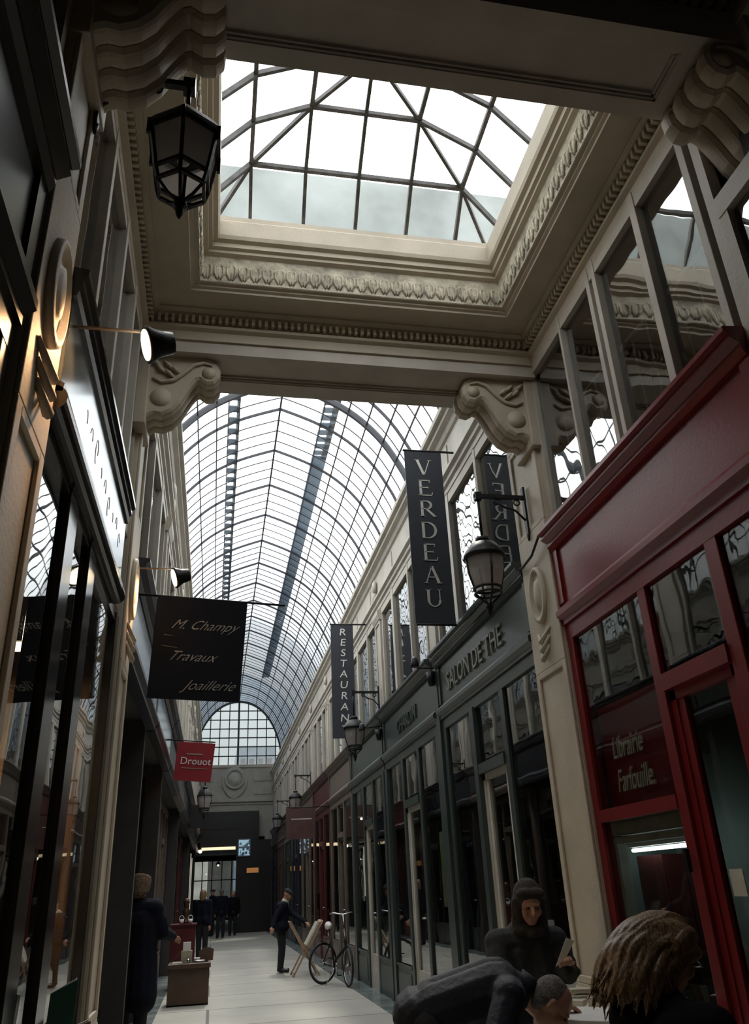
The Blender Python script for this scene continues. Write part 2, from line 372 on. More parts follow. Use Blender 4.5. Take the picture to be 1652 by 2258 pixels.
# ------------------------------------------------------------------ party wall between skylight and vault
m = MB(); m.box(-3.2, 5.2, 7.72, 7.85, 6.8, 10.28); m.box(-4, 5.7, 6.05, 6.4, 6.84, 6.95); m.box(-4, -.7, 6.4, 7.85, 6.84, 6.95); m.box(2.6, 5.7, 6.4, 7.85, 6.84, 6.95); m.box(-.7, 2.6, 7.65, 7.85, 6.84, 6.95)
o = struct('wall_gable_near', m, mat('pale_render', (.50, .54, .52), .8, var=.2, scale=1), label='pale rendered gable wall behind the skylight')
m = MB(); m.box(XL - .05, XR + .05, 6.05, 6.13, 5.6, 6.78); m.build('lintel_face', 'cream2', o)

fs = empty('window_98', (.95, 7, 6.9), 'unseen glazed roof opening added to light the banner and fascia below', kind='structure')  # added out of view, lets extra sky light onto banner, fascia and pilaster
m = MB(); m.box(-.7, 2.6, 6.4, 7.65, 6.90, 6.91); m.build('glazing', 'vglass', fs)
m = MB()
for k in range(5): m.box(-.7, 2.6, 6.5 + k * .26, 6.53 + k * .26, 6.86, 6.90)
m.build('glazing_bar', 'bar', fs)
# ------------------------------------------------------------------ vault
VC = .96
PA = [(0, 10.2), (.41, 10.05), (.8, 9.88), (1.22, 9.63), (1.55, 9.35), (1.85, 9.0), (2.08, 8.62), (2.27, 8.22), (2.38, 7.7), (2.42, 6.95)]
PE = [(0, 10.12), (.41, 10.06), (.8, 9.9), (1.15, 9.64), (1.45, 9.3), (1.7, 8.88), (1.87, 8.47), (2.0, 8.05), (2.06, 7.6), (2.08, 6.95)]
def vprof(y, off=0):
    t = 0 if y < 34.8 else min(1, (y - 34.8) / 5.2)
    return [((a[0] * (1 - t) + b[0] * t), (a[1] * (1 - t) + b[1] * t) + off) for a, b in zip(PA, PE)]
def arc(y, off=0):
    p = vprof(y, off); half = [(x, z) for x, z in p]
    return [Vector((VC - x, y, z)) for x, z in reversed(half)] + [Vector((VC + x, y, z)) for x, z in half[1:]]
def smootharc(y, off=0, n=3):
    a = arc(y, off); out = []
    for i in range(len(a) - 1):
        p0 = a[max(i - 1, 0)] if i != 9 else a[9]; p1 = a[i]; p2 = a[i + 1]; p3 = a[min(i + 2, len(a) - 1)] if i != 8 else a[9]
        for k in range(n):
            t = k / n
            out.append(.5 * ((2 * p1) + (p2 - p0) * t + (2 * p0 - 5 * p1 + 4 * p2 - p3) * t * t + (3 * p1 - p0 - 3 * p2 + p3) * t ** 3))
    out.append(a[-1]); return out
va = empty('window_1', (VC, 7.85, 6.95), 'long pointed glass vault with iron ribs over the passage', kind='structure')
def ribmb(m, y, w, h):
    pts = smootharc(y)
    rings = []
    for i, p in enumerate(pts):
        d = (pts[min(i + 1, len(pts) - 1)] - pts[max(i - 1, 0)]).normalized(); n = Vector((-d.z, 0, d.x))
        rings.append([p + n * a * h / 2 + Vector((0, b_ * w / 2, 0)) for a, b_ in ((-1, -1), (1, -1), (1, 1), (-1, 1))])
    m.loft(rings)
ys = [8.49 + 1.65 * k for k in range(20) if 8.49 + 1.65 * k < 39.9]
for y in ys:
    m = MB(); ribmb(m, y, .03, .05); m.build('rib', 'bar', va)
m = MB()
y = 8.49 - .4125
while y < 39.9:
    if min(abs(y - q) for q in ys) > .1: ribmb(m, y, .013, .02)
    y += .4125
tag(m.build('glazing_bar', 'bar', va), kind='stuff')
m = MB(); ribmb(m, 12.5, .05, .11); m.build('stiffening_rib', 'bar', va)
for s in (-1, 1):
    for i in range(2, 10):
        m = MB(); pts = [Vector((VC + s * vprof(y)[i][0], y, vprof(y)[i][1])) for y in (7.8, 34.8, 40)]
        for p, q in zip(pts, pts[1:]): m.bar(p, q, .024, .03)
        m.build('purlin', 'bar', va)
m = MB(); m.bar((VC, 7.8, 10.2), (VC, 34.8, 10.2), .035, .05); m.bar((VC, 34.8, 10.2), (VC, 40, 10.12), .035, .05); m.build('ridge_bar', 'bar', va)
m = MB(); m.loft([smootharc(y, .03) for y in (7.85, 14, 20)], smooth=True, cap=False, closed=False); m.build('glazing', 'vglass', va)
m = MB(); m.loft([smootharc(y, .03) for y in (20, 24, 27)], smooth=True, cap=False, closed=False); tag(m.build('glazing', 'dglass', va), 'glass tinted darker to dim the floor below, middle of the vault')
m = MB(); m.loft([smootharc(y, .03) for y in (27, 31, 34.7)], smooth=True, cap=False, closed=False); tag(m.build('glazing', 'eglass', va), 'glass tinted darkest to dim the floor below, towards the far end of the vault')
m = MB(); m.loft([smootharc(y, .03) for y in (34.7, 36.5, 38.2, 40)], smooth=True, cap=False, closed=False); tag(m.build('grey_glazing', 'gglass', va), 'last vault section, glazing greyed to stand for the building behind it')
# walkways on the vault
def walkway(x0, x1, y0, y1, z, solid, label):
    e = empty('roof_walkway', (x0, y0, z), label, 'walkway', 'walkways on the glass vault')
    sx = 1 if x0 > VC else -1
    if solid:
        m = MB(); m.box(x0, x1, y0 + 2.2, y1, z, z + .04); m.build('deck', 'poly', e)
        m = MB()
        for k in range(8): m.box(x0, x1, y0 + k * .28, y0 + k * .28 + .16, z, z + .03)
        m.box(x1 - .12, x1, y0, y0 + 2.3, z, z + .04); m.build('tread', 'poly', e)
    else:
        m = MB(); m.box(x0, x0 + .03, y0, y1, z, z + .12); m.box(x1 - .05, x1, y0, y1, z, z + .12); m.build('side_rail', 'zinc', e)
        m = MB(); y = y0
        while y < y1: m.box(x0, x1, y, y + .2, z, z + .03); y += .42
        m.build('tread', 'poly', e)
walkway(VC + .80, VC + 1.12, 12.7, 34.5, 9.98, True, 'solid grey gangway lying along the right slope of the glass vault')
walkway(VC - 1.02, VC - .80, 12.7, 34.5, 9.98, False, 'slatted grey gangway lying along the left slope of the glass vault')

# ------------------------------------------------------------------ end wall (Y = 40)
EW = 40.0
m = MB(); m.box(-3.6, 5.4, EW, EW + .3, 5.0, 7.05)
m.box(-3.6, -1.02, EW, EW + .3, 0, 5.0); m.box(2.3, 5.4, EW, EW + .3, 0, 5.0); m.box(-1.02, 2.3, EW, EW + .3, 3.9, 5.0)
we = struct('wall_end', m, 'cream2', label='end wall of the passage with cornice, panels and a dark opening')
m = MB(); m.box(-1.1, 2.7, EW - .14, EW, 5.42, 5.52); m.box(-1.1, 2.7, EW - .09, EW, 5.52, 5.6); m.box(-1.1, 2.7, EW - .05, EW, 5.3, 5.42); m.box(-1.1, 2.9, EW - .1, EW, 6.98, 7.1); m.build('cornice', 'cream2', we)
m = MB()
for a, b_ in ((-.95, -.1), (1.75, 2.6)):
    for z0, z1 in ((5.75, 6.25), (6.35, 6.85)): m.box(a, b_, EW - .035, EW, z0, z1)
m.build('wall_panel', 'cream2', we)
md = empty('medallion', (.84, EW - .05, 6.35), 'round plaster medallion with a scrolled frame on the end wall', 'medallion')
m = MB(); pts = [(.58 * math.cos(t) * (1 if math.sin(t) > 0 else (1 - .35 * abs(math.sin(t)) ** 3)), (.62 if math.sin(t) > 0 else .82) * math.sin(t)) for t in [2 * PI * k / 40 for k in range(40)]]
m.prism(pts, lambda u, v, w: (.84 + u, w, 6.38 + v), EW - .02, EW - .12); m.build('frame', 'cream2', md)
m = MB(); m.lathe([(.40, -.20), (.47, -.22), (.47, -.12), (.37, -.12), (.37, -.2)], (.84, EW, 6.45), 32, axis='Y', cap=False); m.build('ring_moulding', 'cream2', md)
m = MB(); m.lathe([(0.001, -.17), (.37, -.15), (.37, -.12), (.001, -.12)], (.84, EW, 6.45), 32, axis='Y'); m.build('disc', mat('pale_disc', (.62, .60, .52), .6), md)
# gable window
gw = empty('window_2', (VC, EW, 7.1), 'semicircular gridded window in the end gable', kind='structure')
pe = [(VC + a.x - VC, a.z) for a in smootharc(40)]
m = MB(); m.prism(pe, lambda u, v, w: (u, w, v), EW + .02, EW + .03); m.build('glazing', 'gable', gw)
m = MB(); ribmb(m, EW, .12, .09); m.build('arch_frame', 'bar', gw)
def halfw(z):
    p = vprof(40)
    for (x0, z0), (x1, z1) in zip(p, p[1:]):
        if z1 <= z <= z0: return x0 + (x1 - x0) * (z0 - z) / max(z0 - z1, 1e-6)
    return 2.0 if z < 7 else 0
def topz(x):
    p = vprof(40); x = abs(x)
    for (x0, z0), (x1, z1) in zip(p, p[1:]):
        if x0 <= x <= x1: return z0 + (z1 - z0) * (x - x0) / max(x1 - x0, 1e-6)
    return 7.1
m = MB()
for k in range(8): z = 7.08 + k * .43; m.box(VC - halfw(z), VC + halfw(z), EW - .03, EW + .03, z - .022, z + .022)
for k in range(-4, 5):
    x = k * .45
    m.box(VC + x - .022, VC + x + .022, EW - .03, EW + .03, 7.08, topz(x))
m.box(VC - .045, VC + .045, EW - .05, EW + .03, 7.08, 10.1)
m.build('glazing_bar', 'bar', gw)
# buildings beyond the gable
def bldg(x0, x1, y0, y1, h, label, c):
    m = MB(); m.box(x0, x1, y0, y1, 0, h); b = m.build('building', c); tag(b, label, 'building', kind=None)
    return b
bc = mat('blue_grey_facade', (.17, .21, .26), .8, var=.2, scale=.8); bc2 = mat('pale_facade', (.42, .41, .38), .8, var=.2, scale=.8)
bl1 = bldg(1.5, 4.6, 66, 74, 12.2, 'blue grey building block seen through the end window', bc)
bl2 = bldg(-3.5, -.4, 66, 74, 12.6, 'pale building block seen low left through the end window', bc2)
for b_, x0, z0 in ((bl1, 1.8, 10.2), (bl2, -3.2, 10.6)):
    mm = MB()
    for k in range(4): mm.box(x0 + k * .7, x0 + k * .7 + .35, 65.97, 66.02, z0, z0 + 1.0)
    mm.build('window', 'dark', b_)

# ------------------------------------------------------------------ entablatures along the vaulted part
ENT = [(-.9, 5.86), (.03, 5.86), (.03, 5.93), (.06, 5.95), (.06, 6.0), (.10, 6.03), (.10, 6.07), (.02, 6.10), (.02, 6.52), (.05, 6.54), (.07, 6.60), (.13, 6.64), (.13, 6.70), (.18, 6.72), (.18, 6.79), (0, 6.84), (-1.7, 6.95), (-1.7, 6.8), (-.9, 6.5)]
n = 6
for side in 'RL':
    m = MB(); sprof(m, side, ENT, 6.13, 40)
    e = struct('trim_%d' % n, m, 'cream2', label='long cream entablature under the vault on the %s side' % SN[side]); n += 1
    k = 0; m = MB()
    for y in [6.4 + 3.45 * q for q in range(10)]:
        for dy in (.35, 1.85):
            if y + dy + 1.25 < 40: sbox(m, side, .02, .035, y + dy, y + dy + 1.25, 6.17, 6.46)
    m.build('frieze_panel', 'cream2', e)
    for y in [9.6 + 3.45 * q for q in range(9)]:
        m = MB(); m.lathe([(.001, 0), (.10, .02), (.14, .05), (.08, .08), (.001, .09)], (wx(side, .02), y, 6.32), 10, axis='X') if side == 'L' else m.lathe([(.001, 0), (.10, -.02), (.14, -.05), (.08, -.08), (.001, -.09)], (wx(side, .02), y, 6.32), 10, axis='X')
        m.tube([(wx(side, .05), y, 6.2), (wx(side, .07), y + .02, 6.08), (wx(side, .04), y, 5.95)], [.06, .04, .015], 6); m.build('rosette', 'cream2', e)

# ------------------------------------------------------------------ pilasters
def pilaster(side, yc, w, label, full=True, mt='cream', d=.07, ztop=5.6, low=0.0, dd=0):
    wx = lambda sd, q: globals()['wx'](sd, q + dd)
    sbox = lambda m, sd, a, b, *k: globals()['sbox'](m, sd, a + dd, b + dd, *k)
    sprof = lambda m, sd, pr, *k: globals()['sprof'](m, sd, [(a + dd, b) for a, b in pr], *k)
    e = empty('pilaster', (wx(side, 0), yc, low), label, 'pilaster', None)
    y0, y1 = yc - w / 2, yc + w / 2
    m = MB(); sbox(m, side, -.05, d - .02, y0, y1, low, ztop)
    a = .07
    for z0, z1 in (((.82, 3.05), (4.25, 5.15)) if full else ((low + .12, ztop - .2),)):
        for yy0, yy1, q0, q1 in ((y0, y0 + a, z0, z1), (y1 - a, y1, z0, z1), (y0 + a, y1 - a, z0, z0 + a * .7), (y0 + a, y1 - a, z1 - a * .7, z1)):
            sbox(m, side, d - .02, d, yy0, yy1, q0, q1)
    if full:
        for q0, q1 in ((.0, .82), (3.05, 4.25), (5.15, ztop)): sbox(m, side, d - .02, d, y0, y1, q0, q1)
    else:
        for q0, q1 in ((low, low + .12), (ztop - .2, ztop)): sbox(m, side, d - .02, d, y0, y1, q0, q1)
    m.build('shaft', mt, e, bevel=.006)
    if full:
        m = MB(); sbox(m, side, 0, d + .05, y0 - .03, y1 + .03, 0, .62); sprof(m, side, [(0, .62), (d + .05, .62), (d + .04, .68), (d + .02, .72), (d, .80), (0, .80)], y0 - .02, y1 + .02); m.build('plinth', mt, e, bevel=.008)
        # oval medallion and drop
        s = 1 if side == 'L' else -1; m = MB(); x = wx(side, d)
        ring = lambda rw, rh, xx: [Vector((xx, yc + rw * math.cos(t), 3.67 + rh * math.sin(t))) for t in [2 * PI * k / 28 for k in range(28)]]
        m.loft([ring(.155, .25, x - s * .01), ring(.15, .245, x + s * .03), ring(.125, .215, x + s * .035), ring(.115, .20, x + s * .006), ring(.07, .14, x + s * .008), ring(.05, .12, x + s * .03), ring(.01, .03, x + s * .04)], smooth=True)
        m.build('oval_medallion', mt, e)
        m = MB()
        for k in range(3):
            m.tube([(x, yc - .13 + k * .03, 3.36 - k * .07), (x + s * .045, yc, 3.26 - k * .075), (x, yc + .13 - k * .03, 3.36 - k * .07)], [.012, .022, .012], 6)
        m.build('carved_drop', mt, e)
    else:
        m = MB(); sprof(m, side, [(0, ztop - .2), (d + .01, ztop - .2), (d + .04, ztop - .12), (d + .04, ztop - .04), (0, ztop - .02)], y0 - .02, y1 + .02); m.build('capital', mt, e)
    return e
pilaster('R', 5.97, .62, 'tall cream pilaster with an oval medallion between the red and green shopfronts')
pilaster('L', 6.02, .50, 'tall cream pilaster with an oval medallion left, lit warm, past the glossy signboard')
pilaster('R', 2.62, .5, dd=-.42, label= 'cream pilaster on the right wall under the nearest beam')
pilaster('L', 2.62, .46, 'cream pilaster with an oval medallion left, at the near end of the glossy signboard')
ORD = ['first', 'second', 'third', 'fourth', 'fifth', 'sixth', 'seventh', 'eighth', 'ninth', 'tenth', 'eleventh', 'twelfth']
for side in 'RL':
    for k in range(9):
        y = 9.6 + 3.45 * k
        pilaster(side, y, .46, 'slim upper cream pilaster on the %s wall under the vault, %s from the skylight bay' % (SN[side], ORD[k]), full=False, mt='cream2', d=.05, ztop=5.86, low=4.02)

# ------------------------------------------------------------------ corbels
def corbel(side, yc, label, depth=.34, dd=0):
    wx = lambda sd, q: globals()['wx'](sd, q + dd)
    sbox = lambda m, sd, a, b, *k: globals()['sbox'](m, sd, a + dd, b + dd, *k)
    sprof = lambda m, sd, pr, *k: globals()['sprof'](m, sd, [(a + dd, b) for a, b in pr], *k)
    e = empty('corbel', (wx(side, 0), yc, 5.1), label, 'corbel', 'scrolled corbels under the beams')
    # S profile in (d, z)
    P = [(.06, 5.6), (.58, 5.6), (.62, 5.56), (.645, 5.50), (.64, 5.43), (.61, 5.385), (.565, 5.375), (.53, 5.40), (.50, 5.42), (.46, 5.40), (.42, 5.34), (.38, 5.26), (.34, 5.17), (.28, 5.09), (.21, 5.05), (.15, 5.06), (.11, 5.04), (.06, 4.98)]
    nl = 3 if depth < .4 else 4; lw = depth / nl
    m = MB()
    for k in range(nl):
        c = yc - depth / 2 + lw * (k + .5); rings = []
        for q in range(7):
            t = -1 + q / 3; off = .030 * (1 - t * t) ** .5 if abs(t) < 1 else 0
            n_ = len(P); rg = []
            for i, (d, z) in enumerate(P):
                pa, pb = P[i - 1], P[(i + 1) % n_]; tx, tz = pb[0] - pa[0], pb[1] - pa[1]; L_ = math.hypot(tx, tz); f = off if 1 < i < n_ - 1 else 0
                rg.append(Vector((wx(side, d + tz / L_ * -f), c + t * lw * .47, z + tx / L_ * f)))
            rings.append(rg)
        m.loft(rings, smooth=False)
    q = [(d, z + .025 if z < 5.59 else z) for d, z in P]; sprof(m, side, q, yc - depth / 2 + .02, yc + depth / 2 - .02)
    m.build('bracket', 'cream', e)
    m = MB(); m.lathe([(.001, -depth / 2 - .03), (.03, -depth / 2 - .02), (.06, -depth / 2), (.06, depth / 2), (.03, depth / 2 + .02), (.001, depth / 2 + .03)], (wx(side, .575), yc, 5.455), 16, axis='Y'); m.build('scroll', 'cream', e)
    m = MB(); m.lathe([(.001, -depth / 2 - .004), (.085, -depth / 2 - .002), (.09, 0), (.085, depth / 2 + .002), (.001, depth / 2 + .004)], (wx(side, .2), yc, 5.19), 16, axis='Y'); m.build('lower_scroll', 'cream', e)
    # acanthus on both cheeks
    for s in (-1, 1):
        m = MB()
        yy = yc + s * (depth / 2 + .008)
        sc = [(.60, 5.53), (.53, 5.55), (.45, 5.52), (.38, 5.44), (.30, 5.36), (.2, 5.33), (.12, 5.37)]
        m.tube([(wx(side, d), yy, z) for d, z in sc], [.008, .014, .018, .02, .018, .014, .008], 6)
        for j, (d, z) in enumerate([(.30, 5.46), (.24, 5.50), (.18, 5.46), (.25, 5.42), (.14, 5.52)]):
            m.tube([(wx(side, d + .05), yy, z - .04), (wx(side, d), yy + s * .012, z), (wx(side, d - .04), yy, z + .05)], [.008, .02, .006], 6)
        m.build('carved_leaf', 'cream', e)
    m = MB(); sbox(m, side, .0, .10, yc - depth / 2 - .03, yc + depth / 2 + .03, 4.92, 5.6); m.build('back_plate', 'cream', e, bevel=.01)
    return e
corbel('R', 5.8, 'scrolled cream corbel under the far beam, right, above the bracket lantern')
corbel('L', 5.8, 'scrolled cream corbel under the far beam, left, beside the small lit spotlight')
corbel('R', 2.64, 'scrolled dark cream corbel under the near beam, at the top right corner', depth=.5, dd=-.42)
corbel('L', 2.64, 'scrolled dark cream corbel under the near beam, above the left lantern', depth=.46)

# ------------------------------------------------------------------ upper windows
wn = [4]
def upper(side, y0, y1, mull, ztop, label, z0=4.05):
    e = empty('window_%d' % wn[0], (wx(side, 0), (y0 + y1) / 2, z0), label, kind='structure'); wn[0] += 1
    m = MB(); sbox(m, side, -.06, .03, y0, y1, z0 - .05, z0 + .06); m.build('sill', 'cream2', e)
    m = MB(); sbox(m, side, -.06, .02, y0, y1, ztop - .14, ztop)
    sbox(m, side, -.06, .015, y0, y0 + .07, z0, ztop); sbox(m, side, -.06, .015, y1 - .07, y1, z0, ztop); m.build('frame', 'cream2', e)
    for yy, w in mull:
        m = MB(); sbox(m, side, -.05, .03, yy - w / 2, yy + w / 2, z0, ztop); m.build('mullion', 'cream2', e, bevel=.004)
    m = MB(); sbox(m, side, -.030, -.024, y0 + .03, y1 - .03, z0, ztop - .05); m.build('pane', 'upane', e)
upper('R', 2.9, 5.66, [(4.92, .03), (4.36, .05), (4.26, .05), (3.62, .07), (3.04, .06)], 5.78, 'tall upper windows above the red shopfront')
upper('L', 2.9, 5.77, [(3.6, .06), (4.3, .06), (4.95, .06), (5.4, .05)], 5.78, 'tall upper windows above the glossy signboard')
for side in 'RL':
    for k in range(10):
        y0 = 6.3 if k == 0 else 9.6 + 3.45 * (k - 1) + .25; y1 = min(9.6 + 3.45 * k - .25, 39.95)
        L = y1 - y0
        upper(side, y0, y1, [(7.32, .07), (8.48, .14)] if k == 0 else [(y0 + L * .3, .06), (y0 + L * .68, .13)], 5.88, 'upper window bay under the vault on the %s wall, %s from the skylight bay' % (SN[side], ORD[k]))

# ------------------------------------------------------------------ shopfronts
COR = [(-.05, 3.93), (.06, 3.93), (.08, 3.97), (.08, 4.0), (.13, 4.03), (.13, 4.06), (.16, 4.07), (.16, 4.10), (-.05, 4.12)]
LOW = [(-.05, 3.30), (.05, 3.30), (.05, 3.34), (.09, 3.37), (.09, 3.41), (.06, 3.44), (.03, 3.47), (-.05, 3.47)]
def shopfront(side, y0, y1, mt, label, lay, riser=.52, doorframe=None, dz=0, dd=0, name='shopfront', fd=None):
    """lay: list of (ya, yb, 'pane'|'door'); gaps between entries are mullions"""
    e = empty(name, (wx(side, dd), (y0 + y1) / 2, 0), label, 'shopfront')
    W = lambda d: d + (dd if fd is None else fd)
    m = MB(); sprof(m, side, [(W(d), z + dz) for d, z in COR], y0, y1); m.build('cornice', mt, e)
    m = MB(); sbox(m, side, W(-.05), W(.03), y0, y1, 3.44 + dz, 3.96 + dz)
    for q in ((y0, y0 + .09, 3.47, 3.93), (y1 - .09, y1, 3.47, 3.93)): sbox(m, side, W(.03), W(.05), q[0], q[1], q[2] + dz, q[3] + dz)
    m.build('fascia', mt, e)
    m = MB(); sprof(m, side, [(W(d), z + dz) for d, z in LOW], y0, y1); m.build('lower_moulding', mt, e)
    W = lambda d: d + dd
    m = MB(); sbox(m, side, W(-.05), W(.03), y0, y1, 3.18 + dz, 3.31 + dz); m.build('head_rail', mt, e)
    edges = [y0] + [v for a in lay for v in (a[0], a[1])] + [y1]
    for k in range(0, len(edges), 2):
        a, b_ = edges[k], edges[k + 1]
        if b_ - a > .005:
            m = MB(); sbox(m, side, W(-.06), W(.05 if b_ - a > .13 else .028), a, b_, 0, 3.2 + dz); m.build('post' if b_ - a > .13 else 'mullion', mt, e, bevel=.006)
    for a, b_, kd in lay:
        if kd == 'pane':
            m = MB(); sbox(m, side, W(-.04), W(.02), a, b_, 0, riser); sbox(m, side, W(-.04), W(.035), a, b_, riser - .04, riser); sbox(m, side, W(.02), W(.03), a + .08, b_ - .08, .08, riser - .1); m.build('stall_riser', mt, e)
            m = MB(); sbox(m, side, W(-.004), W(.002), a, b_, riser, 3.2 + dz); m.build('pane', 'pane', e)
        else:
            m = MB(); sbox(m, side, W(-.05), W(.045), a, b_, 2.5, 2.6); m.build('transom', mt, e)
            m = MB(); sbox(m, side, W(-.004), W(.002), a, b_, 2.6, 3.2 + dz); m.build('pane', 'pane', e)
            df = doorframe or mt
            m = MB(); sbox(m, side, W(-.05), W(.0), a, a + .06, 0, 2.5); sbox(m, side, W(-.05), W(0), b_ - .06, b_, 0, 2.5); sbox(m, side, W(-.05), W(0), a, b_, 2.44, 2.5); sbox(m, side, W(-.05), W(-.01), a, b_, 0, .5)
            sbox(m, side, W(-.05), W(-.01), a + .05, a + .13, .5, 2.44); sbox(m, side, W(-.05), W(-.01), b_ - .13, b_ - .05, .5, 2.44)
            dr = m.build('door', df, e)
            m = MB(); sbox(m, side, W(-.036), W(-.03), a + .13, b_ - .13, .5, 2.44); m.build('door_pane', 'pane', dr)
            m = MB(); hx = wx(side, W(.04)); m.tube([(wx(side, W(0)), a + .09, 1.12), (hx, a + .09, 1.12), (hx, a + .2, 1.12)], .011, 6); m.build('handle', 'chrome', dr)
    return e
red = shopfront('R', 2.95, 5.66, 'red', 'bright red bookshop front with a glossy fascia on the right',
                [(2.98, 3.60, 'pane'), (3.72, 4.42, 'door'), (4.52, 5.56, 'pane')], riser=.5)
# red bookshop details: transom bar, shutter box, lettering
m = MB(); sbox(m, 'R', -.05, .035, 4.52, 5.56, 1.84, 1.92); m.build('window_bar', 'red', red)
m = MB(); sbox(m, 'R', -.16, -.03, 4.55, 5.54, 1.75, 1.86); sbox(m, 'R', -.10, -.03, 4.56, 4.60, .5, 1.7); sbox(m, 'R', -.10, -.03, 5.49, 5.53, .5, 1.7); sbox(m, 'R', -.12, -.03, 4.55, 5.54, 1.695, 1.735); tag(m.build('shutter_box', mat('greige_shutter', (.36, .34, .29), .6), red), 'beige roller shutter box behind the glass')
m = MB(); sbox(m, 'R', -.10, -.07, 4.53, 5.55, 1.92, 2.62); tag(m.build('back_panel', 'red', red), 'red panel behind the upper glass')
text('lettering', 'Librairie', .21, (wx('R', -.055), 5.16, 2.24), (0, -1, 0), (0, 0, 1), 'paleletter', red, sx=.62, shear=.25, ext=.006)
text('lettering', 'Farfouille.', .21, (wx('R', -.055), 5.12, 2.02), (0, -1, 0), (0, 0, 1), 'paleletter', red, sx=.62, shear=.35, ext=.006)
m = MB(); sbox(m, 'R', .05, .075, 4.46, 4.49, 1.5, 1.62); m.build('lock', 'black', red)

shA = shopfront('R', 6.29, 9.45, 'green', 'grey green tea room front beside the tall right pilaster, lettered in relief', [(6.34, 7.25, 'pane'), (7.37, 8.17, 'door'), (8.30, 9.32, 'pane')], doorframe='cream2')
text('lettering', 'SALON DE THE', .30, (wx('R', .032), 8.05, 3.565), (0, -1, 0), (0, 0, 1), mat('grey_relief_letter', (.19, .19, .16), .45), shA, sx=.98, ext=.02)
m = MB(); sbox(m, 'R', -.01, -.005, 7.72, 7.82, 2.78, 2.9); m.build('number_plate', 'paper', shA)
shB = shopfront('R', 9.62, 13.0, 'green', 'grey green shopfront with faint relief letters, next beyond the tea room', [(9.75, 10.75, 'pane'), (10.87, 11.75, 'door'), (11.87, 12.85, 'pane')], doorframe='cream2')
text('lettering', 'CHARDIN', .28, (wx('R', .032), 11.3, 3.57), (0, -1, 0), (0, 0, 1), M['green'], shB, sx=1.0, ext=.02)
shC = shopfront('R', 13.1, 16.45, 'green', 'grey green shopfront, third along the right wall beyond the pilaster', [(13.25, 14.2, 'pane'), (14.32, 15.15, 'door'), (15.27, 16.3, 'pane')], doorframe='cream2')
m = MB(); sbox(m, 'R', .03, .06, 9.45, 9.62, 0, 4.1); 
tag(m.build('drainpipe_casing', 'green'), 'narrow dark green casing between the first two green shopfronts', 'casing')
cols = ['taupe', 'darkred', 'taupe', 'navy', 'green', 'brown', 'navy']
names = ['brown and cream', 'oxblood red', 'taupe', 'dark navy', 'dark green', 'dark brown', 'almost black']
for k in range(7):
    y0 = 16.55 + 3.36 * k; y1 = y0 + 3.26
    shopfront('R', y0, y1, cols[k], '%s shopfront deep along the right wall, %s from the viewer' % (names[k], ORD[4 + k]), [(y0 + .12, y0 + 1.1, 'pane'), (y0 + 1.22, y0 + 2.0, 'door'), (y0 + 2.12, y1 - .12, 'pane')])
LD = -.30
lc = ['navy', 'black', 'navy', 'taupe', 'navy', 'black', 'darkred', 'navy', 'black', 'navy']
ln = ['dark navy', 'black', 'midnight blue', 'taupe', 'navy', 'black glossy', 'dark red', 'blue black', 'deep black', 'dim navy']
for k in range(10):
    y0 = 6.32 + 3.37 * k; y1 = y0 + 3.3
    s = shopfront('L', y0, y1, lc[k], '%s shopfront on the left wall, %s beyond the warm lit pilaster' % (ln[k], ORD[k]), [(y0 + .14, y0 + 1.1, 'pane'), (y0 + 1.22, y0 + 2.05, 'door'), (y0 + 2.17, y1 - .12, 'pane')], dd=LD, dz=-.05, fd=0)
    if k in (0, 1, 3):
        m = MB(); sprof(m, 'L', [(.03, 3.44), (.05, 3.44), (.05, 3.86), (.03, 3.86)], y0 + .05, y1 - .05); tag(m.build('sign_panel', 'mirror', s), 'pale silvered sign panel')
# left near shop with the glossy signboard
s = empty('shopfront', (XL, 4.2, 0), 'black shopfront with tall glass on the left under the glossy signboard', 'shopfront')
edges = [(2.86, 2.98), (3.62, 3.84), (4.30, 4.52), (5.62, 5.77)]
for a, b_ in edges:
    m = MB(); sbox(m, 'L', -.10, .028, a, b_, 0, 3.36); m.build('mullion', 'glossblack', s, bevel=.006)
m = MB(); sbox(m, 'L', -.006, .0, 2.9, 5.7, .45, 3.34); m.build('pane', 'pane', s)
m = MB(); sbox(m, 'L', -.10, .01, 2.9, 5.75, 0, .45); m.build('stall_riser', 'glossblack', s)
m = MB(); sbox(m, 'L', -.10, .02, 2.9, 5.75, 3.28, 3.4); m.build('head_rail', 'glossblack', s)
sg = empty('signboard', (XL, 4.2, 3.3), 'long silvered glass signboard tilted forward in glossy black mouldings, upper left', 'sign')
m = MB(); sprof(m, 'L', [(-.02, 3.40), (.070, 3.42), (.070, 3.94), (-.02, 3.94)], 2.92, 5.30); m.build('board', 'mirror', sg)
m = MB(); c = [(.05 + .06 * math.cos(t), 3.37 + .06 * math.sin(t)) for t in [2 * PI * k / 20 for k in range(20)]]; sprof(m, 'L', c, 2.9, 5.33)
sprof(m, 'L', [(0, 3.40), (.085, 3.40), (.09, 3.44), (.06, 3.455), (0, 3.455)], 2.9, 5.31); m.build('lower_moulding', 'glossblack', sg)
m = MB(); sprof(m, 'L', [(0, 3.90), (.085, 3.90), (.095, 3.93), (.085, 3.95), (.105, 3.97), (.105, 4.0), (.125, 4.02), (.125, 4.05), (0, 4.07)], 2.9, 5.31); m.build('upper_moulding', 'glossblack', sg)
m = MB()
for k in range(9):
    y = 3.5 + k * .19; d = .070
    h = .10 + .08 * random.random(); z = 3.58 + .02 * math.sin(k)
    m.tube([(wx('L', d), y + .05 * math.cos(t * .9) + .008 * t, z + h * (.5 + .5 * math.sin(t))) for t in [q * .5 for q in range(4 + 3 * (k % 3))]], .0025, 5)
